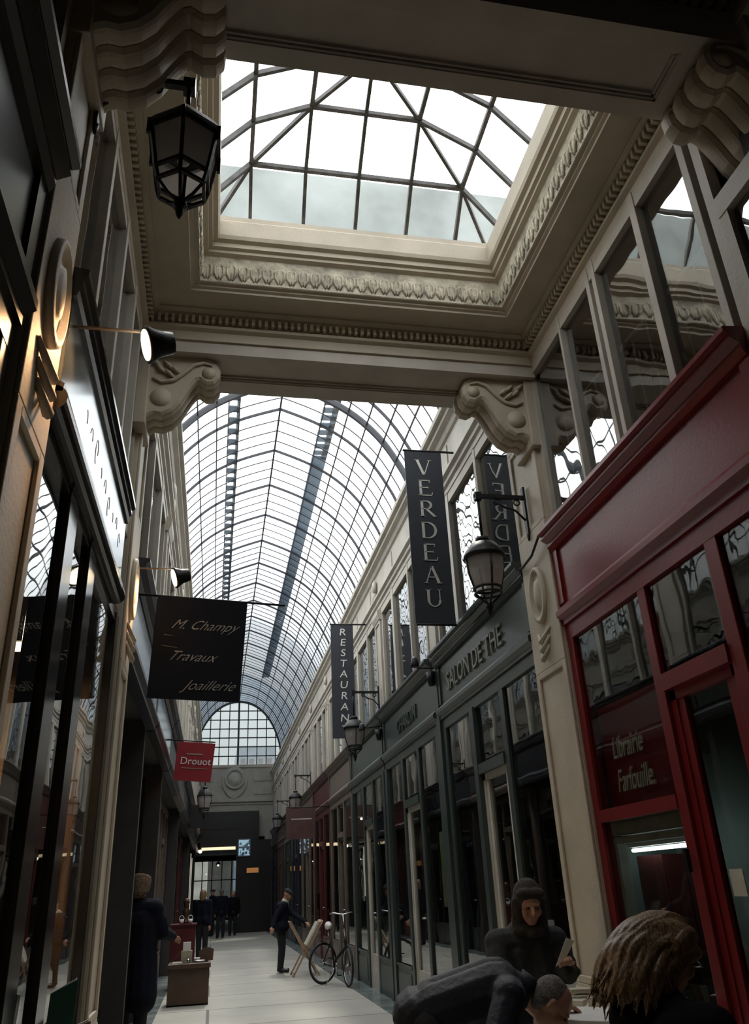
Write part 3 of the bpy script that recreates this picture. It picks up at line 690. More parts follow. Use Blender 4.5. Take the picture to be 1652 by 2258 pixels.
m.build('script_lettering', 'gold', sg)
# shop interior left: warm wood panels
si = empty('wall_shop_interior', (-2.2, 4.4, 0), 'warm wood panelled shop interior behind the left glass', kind='structure')
m = MB(); m.box(-2.3, -2.2, 2.7, 5.95, 0, 3.3); m.box(-2.2, -.9, 5.86, 5.93, 0, 3.3); m.build('wood_panelling', 'wood', si)
m = MB(); m.box(-2.2, -.9, 2.7, 5.9, 3.0, 3.1); m.build('ceiling_panel', 'dark', si)
dl = empty('downlight', (-1.3, 5.2, 2.98), 'square recessed ceiling light inside the left shop', 'light')
m = MB(); m.box(-1.42, -1.18, 5.05, 5.3, 2.97, 3.0); m.build('housing', 'black', dl)
m = MB(); m.box(-1.39, -1.21, 5.08, 5.27, 2.962, 2.97); m.build('diffuser', 'warm', dl)
# dark near-left shop
shopfront('L', -.9, 2.36, 'black', 'dark shopfront at the near left edge beyond the closest pilaster', [(-.8, .6, 'pane'), (.7, 1.4, 'door'), (1.5, 2.26, 'pane')], dd=0)
shopfront('R', -.9, 2.36, 'black', 'dark shopfront beside the viewer on the right', [(-.8, .6, 'pane'), (.7, 1.4, 'door'), (1.5, 2.26, 'pane')], dd=-.42, fd=-.42)
upper('L', -1.5, 2.38, [(0, .08), (1.2, .08), (1.8, .08)], 5.88, 'dark upper windows at the near left edge')
upper('R', -1.5, 2.38, [(0, .08), (1.2, .08)], 5.88, 'dark upper windows beside the viewer on the right')

upper('R', 2.44, 2.9, [], 4.97, 'low corner of the upper glazing under the nearest corbel')
# stair railing behind the upper right windows
r = empty('stair_railing', (2.80, 4.6, 4.1), 'thin iron stair railing with balusters behind the upper right windows', 'railing')
m = MB(); m.bar((2.80, 2.75, 4.91), (2.80, 5.5, 5.07), .022, .022); m.build('handrail', 'white', r)
for k in range(13):
    m = MB(); y = 2.95 + k * .2; m.bar((2.80, y, 4.0), (2.80, y, 4.91 + (y - 2.75) * .058), .010, .010); m.build('baluster', 'white', r)
r2 = empty('window_guard', (2.80, 4.0, 4.1), 'angled iron guard rail with finial inside the upper right window', 'railing')
m = MB(); m.tube([(2.80, 4.42, 4.62), (2.80, 3.72, 4.56), (2.83, 3.62, 4.36), (2.83, 3.60, 4.12)], .018, 8); m.tube([(2.80, 4.42, 4.34), (2.82, 3.62, 4.28)], .014, 8); m.build('rail', 'taupe', r2)
m = MB(); m.lathe([(.001, 0), (.03, .01), (.035, .04), (.02, .06), (.03, .08), (.001, .11)], (2.80, 3.72, 4.56), 10); m.build('finial', 'iron', r2)
for k in range(4):
    m = MB(); m.bar((2.80, 4.35 - k * .16, 4.1), (2.80, 4.35 - k * .16, 4.6), .01, .01); m.build('baluster', 'taupe', r2)

# ------------------------------------------------------------------ red bookshop display
dc = empty('display_case', (3.0, 5.05, .5), 'pale lined display window of the red bookshop with a red cabinet', 'display case')
m = MB(); m.box(3.38, 3.42, 4.5, 5.92, .5, 2.9); m.box(2.80, 3.38, 5.89, 5.93, .5, 2.9); m.build('lining', 'teal', dc)
m = MB(); m.box(2.78, 3.38, 4.5, 5.89, .45, .52); m.build('shelf_board', 'dark', dc)
rc = empty('cabinet', (3.22, 5.7, 1.0), 'dark red wall cabinet inside the bookshop window', 'cabinet')
m = MB(); m.box(3.05, 3.37, 5.52, 5.88, .99, 1.62); m.build('body', 'darkred', rc)
m = MB(); m.box(3.06, 3.205, 5.505, 5.52, 1.01, 1.60); m.build('door', 'darkred', rc); m = MB(); m.box(3.215, 3.36, 5.505, 5.52, 1.01, 1.60); m.build('door', 'darkred', rc)
tb = empty('fluorescent_tube', (3.0, 5.2, 1.66), 'cool white fluorescent tube over the bookshop display', 'light')
m = MB(); m.bar((3.0, 4.9, 1.69), (3.0, 5.86, 1.69), .05, .02); m.build('housing', 'white', tb)
m = MB(); m.tube([(3.0, 4.95, 1.66), (3.0, 5.82, 1.66)], .013, 8); m.build('tube', 'cool', tb)
bookcols = [mat('book_cloth_%d' % i, c, .7) for i, c in enumerate([(.35, .32, .26), (.12, .14, .12), (.25, .12, .09), (.45, .42, .36), (.10, .10, .13)])]
y = 3.03
for k in range(7):
    t = .035 + .02 * random.random(); h = .24 + .1 * random.random()
    m = MB(); m.box(y, y + t, 5.55, 5.72, .52, .52 + h); b = m.build('book', bookcols[k % 5], bevel=.003)
    tag(b, 'upright book in the row on the bookshop display shelf', 'book', 'upright books in the bookshop window'); y += t + .008
for nm, (yy, zz, w, h), mt, lb in (('poster', (4.16, 1.44, .12, .13), 'paper', 'small white notice taped inside the glass right of the red door'),
                                   ('poster', (3.42, 1.42, .16, .16), 'paper', 'white notice on the glass at the right picture edge')):
    m = MB(); m.box(2.706, 2.712, yy - w / 2, yy + w / 2, zz - h / 2, zz + h / 2); tag(m.build(nm, mt), lb, 'notice')
dr_poster = empty('display_board', (2.74, 3.3, .9), 'green and grey leaflet board behind the glass right of the red door', 'poster')
m = MB(); m.box(2.74, 2.75, 3.2, 3.45, .72, 1.2); m.build('board', 'teal', dr_poster)
m = MB(); m.box(2.735, 2.742, 3.23, 3.40, 1.02, 1.13); m.build('leaflet', 'paper', dr_poster)
m = MB(); m.box(2.735, 2.742, 3.23, 3.40, .76, .96); m.build('leaflet', 'folder', dr_poster)
# interior items in the green shops
pm = mat('leafy_poster', (.45, .50, .42), .6, var=0, scale=5, col2=(.30, .34, .02))
m = MB(); m.box(2.80, 2.81, 9.95, 10.5, 1.25, 2.1); tag(m.build('poster', pm), 'tall yellow green and grey picture in the second green shop window', 'picture')
m = MB(); m.box(2.80, 2.81, 12.0, 12.4, 1.35, 1.9); tag(m.build('poster', mat('pale_print', (.55, .58, .58), .6, var=.3, scale=8)), 'pale framed print in the far pane of the second green shopfront', 'picture')
for k, (x, y, z, lb) in enumerate([(3.6, 9.9, 1.9, 'small bright lamp inside the tea room window beside its doorway'), (3.2, 11.1, 2.06, 'small bright lamp above the pictures in the second green shop'), (3.2, 12.9, 2.1, 'small bright lamp in the far pane of the second green shop'),
                                   (3.3, 15.6, 1.55, 'upper of two small lamps in the third green shop'), (3.3, 15.75, 1.32, 'lower of two small lamps in the third green shop'), (3.6, 7.0, 2.25, 'small bright lamp nearest the tall right pilaster in the tea room'),
                                   (3.2, 18.6, 2.9, 'small lamp high in the brown shop window'), (3.2, 20.5, 2.75, 'small lamp in the oxblood shop window')]):
    m = MB(); m.lathe([(.001, -.03), (.022, -.02), (.03, 0), (.022, .02), (.001, .03)], (x, y, z), 10); l = empty('pendant_bulb', (x, y, z), lb, 'lamp'); m.build('bulb', 'shoplit', l)
    m = MB(); m.tube([(x, y, z + .02), (x, y, 3.34)], .004, 5); m.build('cord', 'black', l)

# ------------------------------------------------------------------ lanterns
def lantern(side, y, zarm, reach, label, big=False, size=1.0):
    e = empty('bracket_lantern', (wx(side, .07), y, zarm), label, 'lantern', 'black bracket lanterns')
    s = 1 if side == 'L' else -1; x0 = wx(side, .07); x1 = x0 + s * reach
    m = MB(); m.box(x0, x0 + s * .02, y - .025, y + .025, zarm - .36, zarm + .10); m.tube([(x0 + s * .01, y, zarm - .36), (x0 + s * .01, y, zarm - .42)], [.02, .006], 6); m.build('wall_plate', 'iron', e)
    m = MB(); m.box(x0, x1 + s * .03, y - .016, y + .016, zarm - .018, zarm + .018); m.box(x1 - s * .03, x1 + s * .03, y - .03, y + .03, zarm - .04, zarm + .03)
    m.tube([(x0 + s * .02, y, zarm - .22), (x0 + s * .10, y, zarm - .13), (x0 + s * .20, y, zarm - .10), (x0 + s * .30, y, zarm - .03)], .010, 6)
    for cxx in (.08, .27):
        m.tube([(x0 + s * (cxx + .028 * math.cos(t)), y, zarm - .05 + .028 * math.sin(t)) for t in [2 * PI * k / 12 for k in range(12)]], .007, 6, closed=True)
    m.build('arm', 'iron', e)
    q = size; rod = .20 if big else .40
    top = zarm - rod; R = .165 * q; H = (.29 if big else .34) * q
    m = MB(); m.tube([(x1, y, zarm), (x1, y, top + .02)], .012, 6); m.build('hanger', 'iron', e)
    m = MB(); m.lathe([(.02, 0), (.06 * q, -.01), (.065 * q, -.04 * q), (.045 * q, -.05 * q), (.11 * q, -.07 * q), (.155 * q, -.13 * q), (R * 1.08, -.17 * q), (R * 1.12, -.20 * q), (R * .98, -.20 * q)], (x1, y, top), 6 if side == 'L' else 20, smooth=side == 'R', rot=PI / 6)
    m.build('cap', 'iron', e)
    za, zb = top - .2 * q, top - .2 * q - H; Rb = R * .62
    f = MB(); rd = not big
    if rd:
        Rc, zc = R * .70, za - H * .80
        for k in range(4):
            c, s_ = math.cos(k * PI / 2), math.sin(k * PI / 2)
            f.tube([(x1 + R * c, y + R * s_, za), (x1 + R * .93 * c, y + R * .93 * s_, za - H * .4), (x1 + Rc * c, y + Rc * s_, zc), (x1 + Rc * .95 * c, y + Rc * .95 * s_, zc - .05 * q), (x1 + R * .3 * c, y + R * .3 * s_, zb - .04 * q), (x1, y, zb - .08 * q)], .009 * q, 6)
        for RR, z, w_ in ((R, za, .012), (Rc, zc, .012), (Rc * .97, zc - .045 * q, .010)): f.tube([(x1 + RR * math.cos(t), y + RR * math.sin(t), z) for t in [2 * PI * k / 24 for k in range(24)]], w_ * q, 6, closed=True)
    for k in range(0 if rd else 6):
        t = PI / 6 + k * PI / 3; c, s_ = math.cos(t), math.sin(t); zc = za - H * .78; Rc = R * .78
        f.bar((x1 + R * c, y + R * s_, za), (x1 + Rc * c, y + Rc * s_, zc), .016 * q, .016 * q); f.bar((x1 + Rc * c, y + Rc * s_, zc), (x1 + Rb * c * 1.1, y + Rb * s_ * 1.1, zb), .016 * q, .016 * q)
        t2 = t + PI / 3; c2, s2 = math.cos(t2), math.sin(t2)
        for RR, z in ((R, za), (Rc, zc), (Rb * 1.1, zb)): f.bar((x1 + RR * c, y + RR * s_, z), (x1 + RR * c2, y + RR * s2, z), .014 * q, .018 * q)
        f.tube([(x1 + Rb * 1.1 * c, y + Rb * 1.1 * s_, zb), (x1 + Rb * .6 * c, y + Rb * .6 * s_, zb - .05 * q), (x1, y, zb - .08 * q)], .008 * q, 5)
        f.box(x1 + R * 1.07 * c - .008, x1 + R * 1.07 * c + .008, y + R * 1.07 * s_ - .008, y + R * 1.07 * s_ + .008, za - .06 * q, za + .03)
    f.build('frame', 'iron', e)
    ns = 20 if rd else 6
    m = MB(); k6 = lambda RR, z: [Vector((x1 + RR * .97 * math.cos(PI / 6 + k * 2 * PI / ns), y + RR * .97 * math.sin(PI / 6 + k * 2 * PI / ns), z)) for k in range(ns)]
    m.loft([k6(R, za), k6(R * .92, za - H * .4), k6(R * .70, za - H * .80)] if rd else [k6(R, za), k6(R * .78, za - H * .78)], cap=False); m.build('glass', 'frost', e)
    m = MB(); m.loft([k6(R * .69, za - H * .82), k6(R * .67, za - H * .82 - .04 * q)] if rd else [k6(R * .78, za - H * .80), k6(Rb * 1.1, zb)], cap=False); m.build('lower_glass', 'gable', e)
    m = MB(); m.lathe([(.001, .03), (.03, .01), (.035, -.02), (.018, -.04), (.022, -.06), (.001, -.10)], (x1, y, zb - .08 * q), 10); m.build('finial', 'iron', e)
    m = MB(); m.lathe([(.001, .05), (.03, .02), (.03, -.02), (.001, -.04)], (x1, y, za - .1 * q), 10); m.build('bulb', 'white', e)
    return e
lantern('R', 6.0, 4.60, .44, 'black round capped lantern hanging from a bracket on the tall right pilaster', size=1.0)
lantern('L', 2.80, 5.21, .43, 'large black hexagonal lantern hanging high at the upper left', size=1.06, big=True)
for y, sd, lb in ((13.05, 'R', 'black bracket lantern beside the hanging banner reading RESTAURANT'), (23.45, 'R', 'small distant bracket lantern on the right wall above the brown hanging sign'), (30.3, 'R', 'tiny far lantern on the right wall near the end of the passage'),
                  (19.8, 'L', 'small distant bracket lantern on the left wall below the red hanging sign')):
    lantern('R' if sd == 'R' else 'L', y, 4.46 if sd == 'R' else 4.2, .44, lb)

# ------------------------------------------------------------------ arm spotlights
def spot(side, y, z, reach, label, lit=True, d0=.07):
    e = empty('arm_spotlight', (wx(side, d0), y, z), label, 'spotlight', 'spotlights on long arms')
    s = 1 if side == 'L' else -1; x0 = wx(side, d0); x1 = x0 + s * reach
    m = MB(); m.tube([(x0, y, z), (x1, y, z)], .008, 8); m.lathe([(.03, 0), (.03, .012)], (x0, y, z), 10, axis='X'); m.build('arm', 'taupe' if lit else 'iron', e)
    ax = Vector((-s * .93, -.18, -.32)).normalized(); a = ax.cross(Vector((0, 1, 0))).normalized(); b_ = ax.cross(a); c = Vector((x1 + s * .02, y, z - .06))
    m = MB(); rings = []
    for r, h in ((.012, -.07), (.05, -.06), (.06, 0), (.085, .05), (.085, .06), (.07, .06)): rings.append([c + ax * h + (a * math.cos(t) + b_ * math.sin(t)) * r for t in [2 * PI * k / 18 for k in range(18)]])
    m.loft(rings, smooth=True); m.build('head', 'iron', e)
    m = MB(); m.loft([[c + ax * h + (a * math.cos(t) + b_ * math.sin(t)) * .07 for t in [2 * PI * k / 18 for k in range(18)]] for h in (.061, .066)]); m.build('lamp_face', 'warm' if lit else 'dark', e)
    if lit:
        l = bpy.data.lights.new('spot', 'SPOT'); l.energy = 42 if y < 4 else 40; l.color = (1, .56, .26); l.spot_size = 1.7 if y < 4 else 1.15; l.spot_blend = .6; l.shadow_soft_size = .06
        lo = bpy.data.objects.new('lamp_beam', l); COL.objects.link(lo); lo.parent = e; lo.location = c + ax * .09 - Vector(e.location)
        lo.rotation_euler = Vector((-s * .75, -.25 if y < 4 else -.1, -.62)).to_track_quat('-Z', 'Y').to_euler()
    return e
spot('L', 3.03, 3.83, .42, 'spotlight with a lit warm face on a long arm above the glossy signboard', d0=0)
spot('L', 6.14, 3.89, .36, 'smaller lit spotlight on an arm just above the square black hanging sign', d0=.05)
for y, z, lb in ((9.52, 3.96, 'dark arm spotlight over the relief letters of the tea room front'), (13.06, 3.90, 'dark arm spotlight over the second green shopfront')):
    e = empty('arm_spotlight', (wx('R', .06), y, z), lb, 'spotlight', 'spotlights on long arms')
    m = MB(); m.tube([(wx('R', .05), y, z), (wx('R', .35), y - .3, z - .08), (wx('R', .55), y - 1.0, z - .2)], .010, 6); m.build('arm', 'iron', e)
    m = MB(); m.lathe([(.02, .06), (.035, .04), (.05, -.03), (.05, -.05)], (wx('R', .56), y - 1.02, z - .2), 12); m.build('head', 'iron', e)
    m = MB(); m.tube([(wx('R', .1), y + .02, z - .05), (wx('R', .1), y + .02, z - .22)], [.07, .035], 8); m.build('bracket_lamp', 'iron', e)

# ------------------------------------------------------------------ hanging signs
def stroke(m, p, q, w, f): 
    p, q = Vector(p), Vector(q); d = (q - p).normalized(); n_ = Vector((-d.y, d.x))
    pts = [p + n_ * w / 2, p - n_ * w / 2, q - n_ * w / 2, q + n_ * w / 2]
    m.prism([(a.x, a.y) for a in pts], f, 0, -.004)
def arcs(m, c, rx, ry, t0, t1, w0, w1, f, n_=14):
    for k in range(n_):
        a, b_ = t0 + (t1 - t0) * k / n_, t0 + (t1 - t0) * (k + 1.06) / n_; w = w0 + (w1 - w0) * math.sin(PI * (k + .5) / n_)
        stroke(m, (c[0] + rx * math.cos(a), c[1] + ry * math.sin(a)), (c[0] + rx * math.cos(b_), c[1] + ry * math.sin(b_)), w, f)
TK, TN = .15, .055
def serif(m, ch, f):
    st = lambda *a: stroke(m, *a, f)
    sf = lambda x, y, w=.3: st((x - w / 2, y), (x + w / 2, y), .03)
    if ch == 'V': st((.12, 1), (.47, .02), TK); st((.85, 1), (.50, .0), TN); sf(.12, .985); sf(.85, .985, .24)
    if ch == 'E': st((.22, 0), (.22, 1), TK); st((.15, .985), (.78, .985), TN); st((.2, .52), (.66, .52), TN); st((.15, .015), (.84, .015), TN); st((.77, 1), (.75, .84), .04); st((.84, 0), (.9, .2), .045); st((.66, .44), (.66, .6), .03); sf(.16, .015, .2)
    if ch == 'R': st((.22, 0), (.22, 1), TK); st((.12, .985), (.5, .985), TN); st((.2, .5), (.5, .5), TN); arcs(m, (.48, .74), .26, .245, -PI / 2, PI / 2, TN, TK, f); st((.45, .5), (.92, .02), TK * .9); sf(.22, .015, .3); sf(.95, .015, .16)
    if ch == 'D': st((.2, 0), (.2, 1), TK); st((.1, .985), (.45, .985), TN); st((.1, .015), (.45, .015), TN); arcs(m, (.42, .5), .48, .485, -PI / 2, PI / 2, TN, TK, f, 20)
    if ch == 'A': st((.5, 1.02), (.14, 0), TN); st((.5, 1.0), (.86, 0), TK); st((.27, .36), (.7, .36), TN); sf(.14, .015, .24); sf(.87, .015, .3)
    if ch == 'U': st((.2, 1), (.2, .35), TK); st((.82, 1), (.82, .35), TN); arcs(m, (.51, .35), .31, .335, PI, 2 * PI, TK, TN, f); sf(.2, .985); sf(.82, .985, .24)
bn = empty('hanging_banner', (2.27, 8.0, 4.05), 'tall charcoal banner reading VERDEAU in white serif letters', 'banner')
m = MB(); m.box(2.045, 2.495, 7.985, 8.0, 4.05, 6.19); m.build('cloth', 'banner', bn)
m = MB(); m.tube([(2.03, 7.99, 6.20), (2.66, 7.99, 6.20)], .014, 8); m.tube([(2.05, 7.99, 4.04), (2.50, 7.99, 4.04)], .014, 8); m.build('rod', 'iron', bn)
m = MB(); h = .20
for k, ch in enumerate('VERDEAU'):
    z = 5.875 - k * .272; w = .205
    serif(m, ch, lambda u, v, q, z=z, w=w: (2.168 + u * w + .0, 7.983 + q, z + v * h))
m.build('lettering', mat('brushed_white_letter', (.92, .90, .86), .3, metal=.35, var=.02), bn)
bn = empty('hanging_banner', (2.17, 14.0, 3.87), 'narrow charcoal banner reading RESTAURANT beside a bracket lantern', 'banner')
m = MB(); m.box(1.955, 2.37, 13.985, 14.0, 3.87, 5.92); m.build('cloth', 'banner', bn)
m = MB(); m.tube([(1.94, 13.99, 5.93), (2.62, 13.99, 5.93)], .014, 8); m.build('rod', 'iron', bn)
for k, ch in enumerate('RESTAURANT'):
    text('lettering', ch, .185, (2.17, 13.983, 5.72 - k * .195), (1, 0, 0), (0, 0, 1), 'white', bn, ext=.003, shear=.12, sx=1.15)
hs = empty('hanging_sign', (-.2, 6.5, 2.9), 'large square black sign with thin silver script hanging on the left', 'sign')
q6 = [(-.545, 3.785), (.20, 3.735), (.155, 2.895), (-.57, 2.935)]
m = MB(); m.prism(q6, lambda u, v, w: (u, w, v), 6.49, 6.51); m.build('panel', mat('black_sign_panel', (.010, .013, .020), .75, var=.05, spec=.2), hs)
m = MB(); m.tube([(XL + .02, 6.5, 3.80), (.52, 6.5, 3.72)], .010, 8); m.build('rod', 'iron', hs)
text('lettering', 'M. Champy', .115, (-.16, 6.487, 3.49), (1, 0, -.06), (0, 0, 1), 'gold2', hs, shear=.8, ext=.002, offset=-.001, sx=1.0)
text('lettering', 'Travaux', .115, (-.25, 6.487, 3.23), (1, 0, -.06), (0, 0, 1), 'gold2', hs, shear=.8, ext=.002, offset=-.001)
text('lettering', 'Joaillerie', .115, (-.10, 6.487, 2.99), (1, 0, -.04), (0, 0, 1), 'gold2', hs, shear=.8, ext=.002, offset=-.001)
m = MB(); m.tube([(-.47, 6.487, 3.45), (-.40, 6.487, 3.44)], .003, 4); m.tube([(-.49, 6.487, 3.36), (-.36, 6.487, 3.34)], .003, 4); m.build('flourish', 'gold', hs)
hs = empty('hanging_sign', (-.3, 12.4, 3.05), 'red square sign reading Drouot in white hanging on the left', 'sign')
m = MB(); m.prism([(-.585, 3.585), (-.04, 3.545), (-.09, 3.0), (-.62, 3.045)], lambda u, v, w: (u, w, v), 12.37, 12.43); m.build('panel', 'red2', hs)
m = MB(); m.tube([(XL, 12.4, 3.62), (-.04, 12.4, 3.57)], .010, 8); m.build('rod', 'iron', hs)
text('lettering', 'Drouot', .145, (-.32, 12.366, 3.25), (1, 0, -.07), (0, 0, 1), 'white', hs, ext=.002, shear=.1)
m = MB(); m.bar((-.45, 12.366, 3.405), (-.22, 12.366, 3.39), .004, .018); m.bar((-.52, 12.366, 3.21), (-.14, 12.366, 3.18), .004, .008); m.build('rule_line', 'gold', hs)
hs = empty('hanging_sign', (1.98, 20.0, 2.6), 'brown square sign hanging deep in the passage on the right', 'sign')
m = MB(); m.box(1.64, 2.33, 19.96, 20.0, 2.6, 3.28); m.build('panel', 'brown', hs); m = MB(); m.tube([(1.64, 19.98, 3.3), (2.66, 19.98, 3.3)], .012, 6); m.build('rod', 'iron', hs)
m = MB(); m.box(1.76, 2.24, 19.955, 19.96, 3.03, 3.05); m.build('rule_line', 'paper', hs)
hs = empty('hanging_sign', (-.6, 24, 3.3), 'small dark square sign hanging far down on the left', 'sign')
m = MB(); m.box(-.75, -.35, 24, 24.03, 3.2, 3.8); m.build('panel', 'black', hs); m = MB(); m.tube([(XL - .1, 24.01, 3.82), (-.35, 24.01, 3.82)], .01, 6); m.build('rod', 'iron', hs)
# ------------------------------------------------------------------ far end dark opening
fe = empty('fascia_sign', (.6, 39.6, 3.75), 'wide black fascia over the opening in the end wall', 'fascia')
m = MB(); m.box(-.75, 2.0, 39.5, 39.98, 3.72, 4.98); m.build('board', 'black', fe, bevel=.02); m = MB(); m.box(-.7, 1.2, 39.47, 39.5, 4.2, 4.24); m.build('ledge', 'dark', fe)
lf = empty('lit_strip', (.4, 39.4, 3.4), 'warm lit strip light across the dark end opening', 'light')
m = MB(); m.box(-.55, .95, 39.3, 39.34, 3.34, 3.46); m.build('tube', 'warmbar', lf); m = MB(); m.box(-.6, 1.0, 39.34, 39.48, 3.3, 3.73); m.build('housing', 'black', lf)
m = MB(); m.lathe([(.001, -.08), (.07, -.04), (.08, 0), (.07, .04), (.001, .08)], (-.6, 39.2, 3.3), 12); g = empty('globe_lamp', (-.6, 39.2, 3.3), 'small round glowing lamp at the left end of the lit strip', 'lamp'); m.build('globe', 'shoplit', g); m = MB(); m.tube([(-.6, 39.2, 3.36), (-.6, 39.2, 3.72)], .01, 6); m.build('stem', 'iron', g)
sc_ = empty('lit_poster', (1.3, 38.95, 3.0), 'blue lit poster box hanging at the end opening', 'poster')
m = MB(); m.box(1.05, 1.60, 38.90, 39.0, 3.02, 3.74); m.build('case', 'zinc', sc_); m = MB(); m.box(1.09, 1.56, 38.885, 38.9, 3.43, 3.70); m.box(1.09, 1.56, 38.885, 38.9, 3.06, 3.35); m.build('screen', 'screen', sc_)
os_ = empty('small_sign', (1.6, 38.9, 2.3), 'small glowing orange sign in the dark end wall', 'sign')
m = MB(); m.box(1.42, 2.02, 38.95, 39.0, 2.30, 2.58); m.build('frame', 'black', os_); m = MB(); m.box(1.46, 1.98, 38.93, 38.95, 2.34, 2.54); m.build('face', 'orange', os_)
pj = MB(); pj.box(1.0, 2.55, 39.0, 39.45, 0, 3.70); o = pj.build('kiosk', 'black'); tag(o, 'black boarded kiosk filling the right part of the end opening', 'kiosk')
# room beyond the end wall
m = MB(); m.box(-1.4, 3.2, 40.3, 60, 3.95, 4.1); m.box(-1.5, -1.4, 40.3, 60, 0, 4.1); m.box(3.2, 3.3, 40.3, 60, 0, 4.1)
struct('wall_vestibule', m, 'dark', label='dark vestibule beyond the end wall')
w = empty('window_99', (.4, 58, 0), 'grey glazed street doors far beyond the end opening', kind='structure')
m = MB(); m.box(-1.4, 3.2, 60, 60.06, 0, 1.3); m.box(-1.4, 3.2, 60, 60.06, 3.6, 4.1)
for k in range(8): m.box(-1.4 + k * .65, -1.34 + k * .65, 59.97, 60.06, 1.2, 4)
m.box(-1.4, 3.2, 59.97, 60.06, 2.4, 2.46); m.build('frame', 'navy', w)
m = MB(); m.box(-1.4, 3.2, 60.02, 60.03, 1.3, 3.6); m.build('pane', 'pane', w)
m = MB(); m.box(-6, 8, 75, 75.3, 0, 9); tag(m.build('street_facade', bc2), 'pale street facade seen through the far glazed doors', 'building')
sl = empty('pendant_lamp', (.35, 46, 3), 'small bell pendant lamp lit beyond the end opening', 'lamp')
m = MB(); m.lathe([(.02, .15), (.08, .1), (.14, 0), (.13, 0)], (.25, 46, 2.95), 12); m.build('shade', 'black', sl); m = MB(); m.lathe([(.001, .05), (.04, .02), (.04, -.03), (.001, -.06)], (.25, 46, 2.93), 10); m.build('bulb', 'shoplit', sl)
m = MB(); m.tube([(.25, 46, 3.1), (.25, 46, 3.96)], .01, 5); m.build('cord', 'black', sl)
for k, (y, z0, z1) in enumerate(((36, 1.2, 3.1), (38, 1.0, 3.0))):
    m = MB(); m.box(XL - .16, XL - .14, y, y + .5, z0, z1); tag(m.build('lit_window_panel', emit('dim_lit_panel_%d' % k, (.9, .85, .7), .45)), ['narrow lit shop panel far left', 'narrow lit shop panel at the far left corner by the end wall'][k], 'light panel')

# ------------------------------------------------------------------ people
def cap(m, p, q, r0, r1=None, n=10):
    r1 = r0 if r1 is None else r1; p, q = Vector(p), Vector(q); d = q - p
    if d.length < 1e-5: d = Vector((0, 0, 1e-4))
    u = d.normalized(); a = u.cross(Vector((0, 0, 1)) if abs(u.z) < .9 else Vector((1, 0, 0))).normalized(); b = a.cross(u); rings = []
    st = [(p, r0, -math.cos(t), math.sin(t)) for t in (.15, .55, 1.0)] + [(p, r0, 0, 1), (q, r1, 0, 1)] + [(q, r1, math.cos(t), math.sin(t)) for t in (1.0, .55, .15)]
    for c, r, h, s in st: rings.append([c + u * h * r + (a * math.cos(t) + b * math.sin(t)) * r * s for t in [2 * PI * k / n for k in range(n)]])
    m.loft(rings, True)
def ell(m, c, R, B=None, n=14):
    c = Vector(c); B = B or Matrix.Identity(3); rings = []
    for k in range(1, 10):
        t = PI * k / 10; rings.append([c + B @ Vector((R[0] * math.sin(t) * math.cos(s), R[1] * math.sin(t) * math.sin(s), R[2] * math.cos(t))) for s in [2 * PI * j / n for j in range(n)]])
    m.loft(rings, True)
def skin(m, name, mt, parent, vox, smooth=4):
    o = m.build(name, mt, parent); r = o.modifiers.new('r', 'REMESH'); r.mode = 'VOXEL'; r.voxel_size = vox; r.use_smooth_shade = True
    s = o.modifiers.new('s', 'SMOOTH'); s.iterations = smooth; s.factor = .5
    dg = bpy.context.evaluated_depsgraph_get(); me = bpy.data.meshes.new_from_object(o.evaluated_get(dg)); o.modifiers.clear(); old = o.data; o.data = me; bpy.data.meshes.remove(old)
    for p in me.polygons: p.use_smooth = True
    if not me.materials: me.materials.append(M[mt] if isinstance(mt, str) else mt)
    return o
def frame(face, up=(0, 0, 1)):
    f = Vector(face).normalized(); u = Vector(up); r = f.cross(u).normalized(); u = r.cross(f).normalized()
    return Matrix((r, f, u)).transposed()
def hand(m, w, d, nrm, side, s=1.0, curl=.5):
    w, d, nrm = Vector(w), Vector(d).normalized(), Vector(nrm).normalized(); lat = d.cross(nrm).normalized() * side
    for k in range(4):
        o = lat * (k - 1.5) * .021 * s; k0 = w + o * .7 + d * .01; kn = w + o + d * (.088 - abs(k - 1.2) * .004) * s; cap(m, k0, kn, .014 * s, .0115 * s, 8)
        L = (.040, .046, .042, .033)[k] * s; d1 = (d * math.cos(curl) + nrm * math.sin(curl)).normalized(); p1 = kn + d1 * L; d2 = (d * math.cos(curl * 2.2) + nrm * math.sin(curl * 2.2)).normalized(); p2 = p1 + d2 * L * .8
        cap(m, kn, p1, .0105 * s, .009 * s, 8); cap(m, p1, p2, .009 * s, .0075 * s, 8)
    t0 = w + d * .025 * s - lat * .025 * s; t1 = t0 + (d * .6 - lat * .7 + nrm * .3).normalized() * .04 * s; t2 = t1 + (d * .9 - lat * .1 + nrm * .4).normalized() * .032 * s
    cap(m, t0, t1, .014 * s, .011 * s, 8); cap(m, t1, t2, .011 * s, .009 * s, 8)
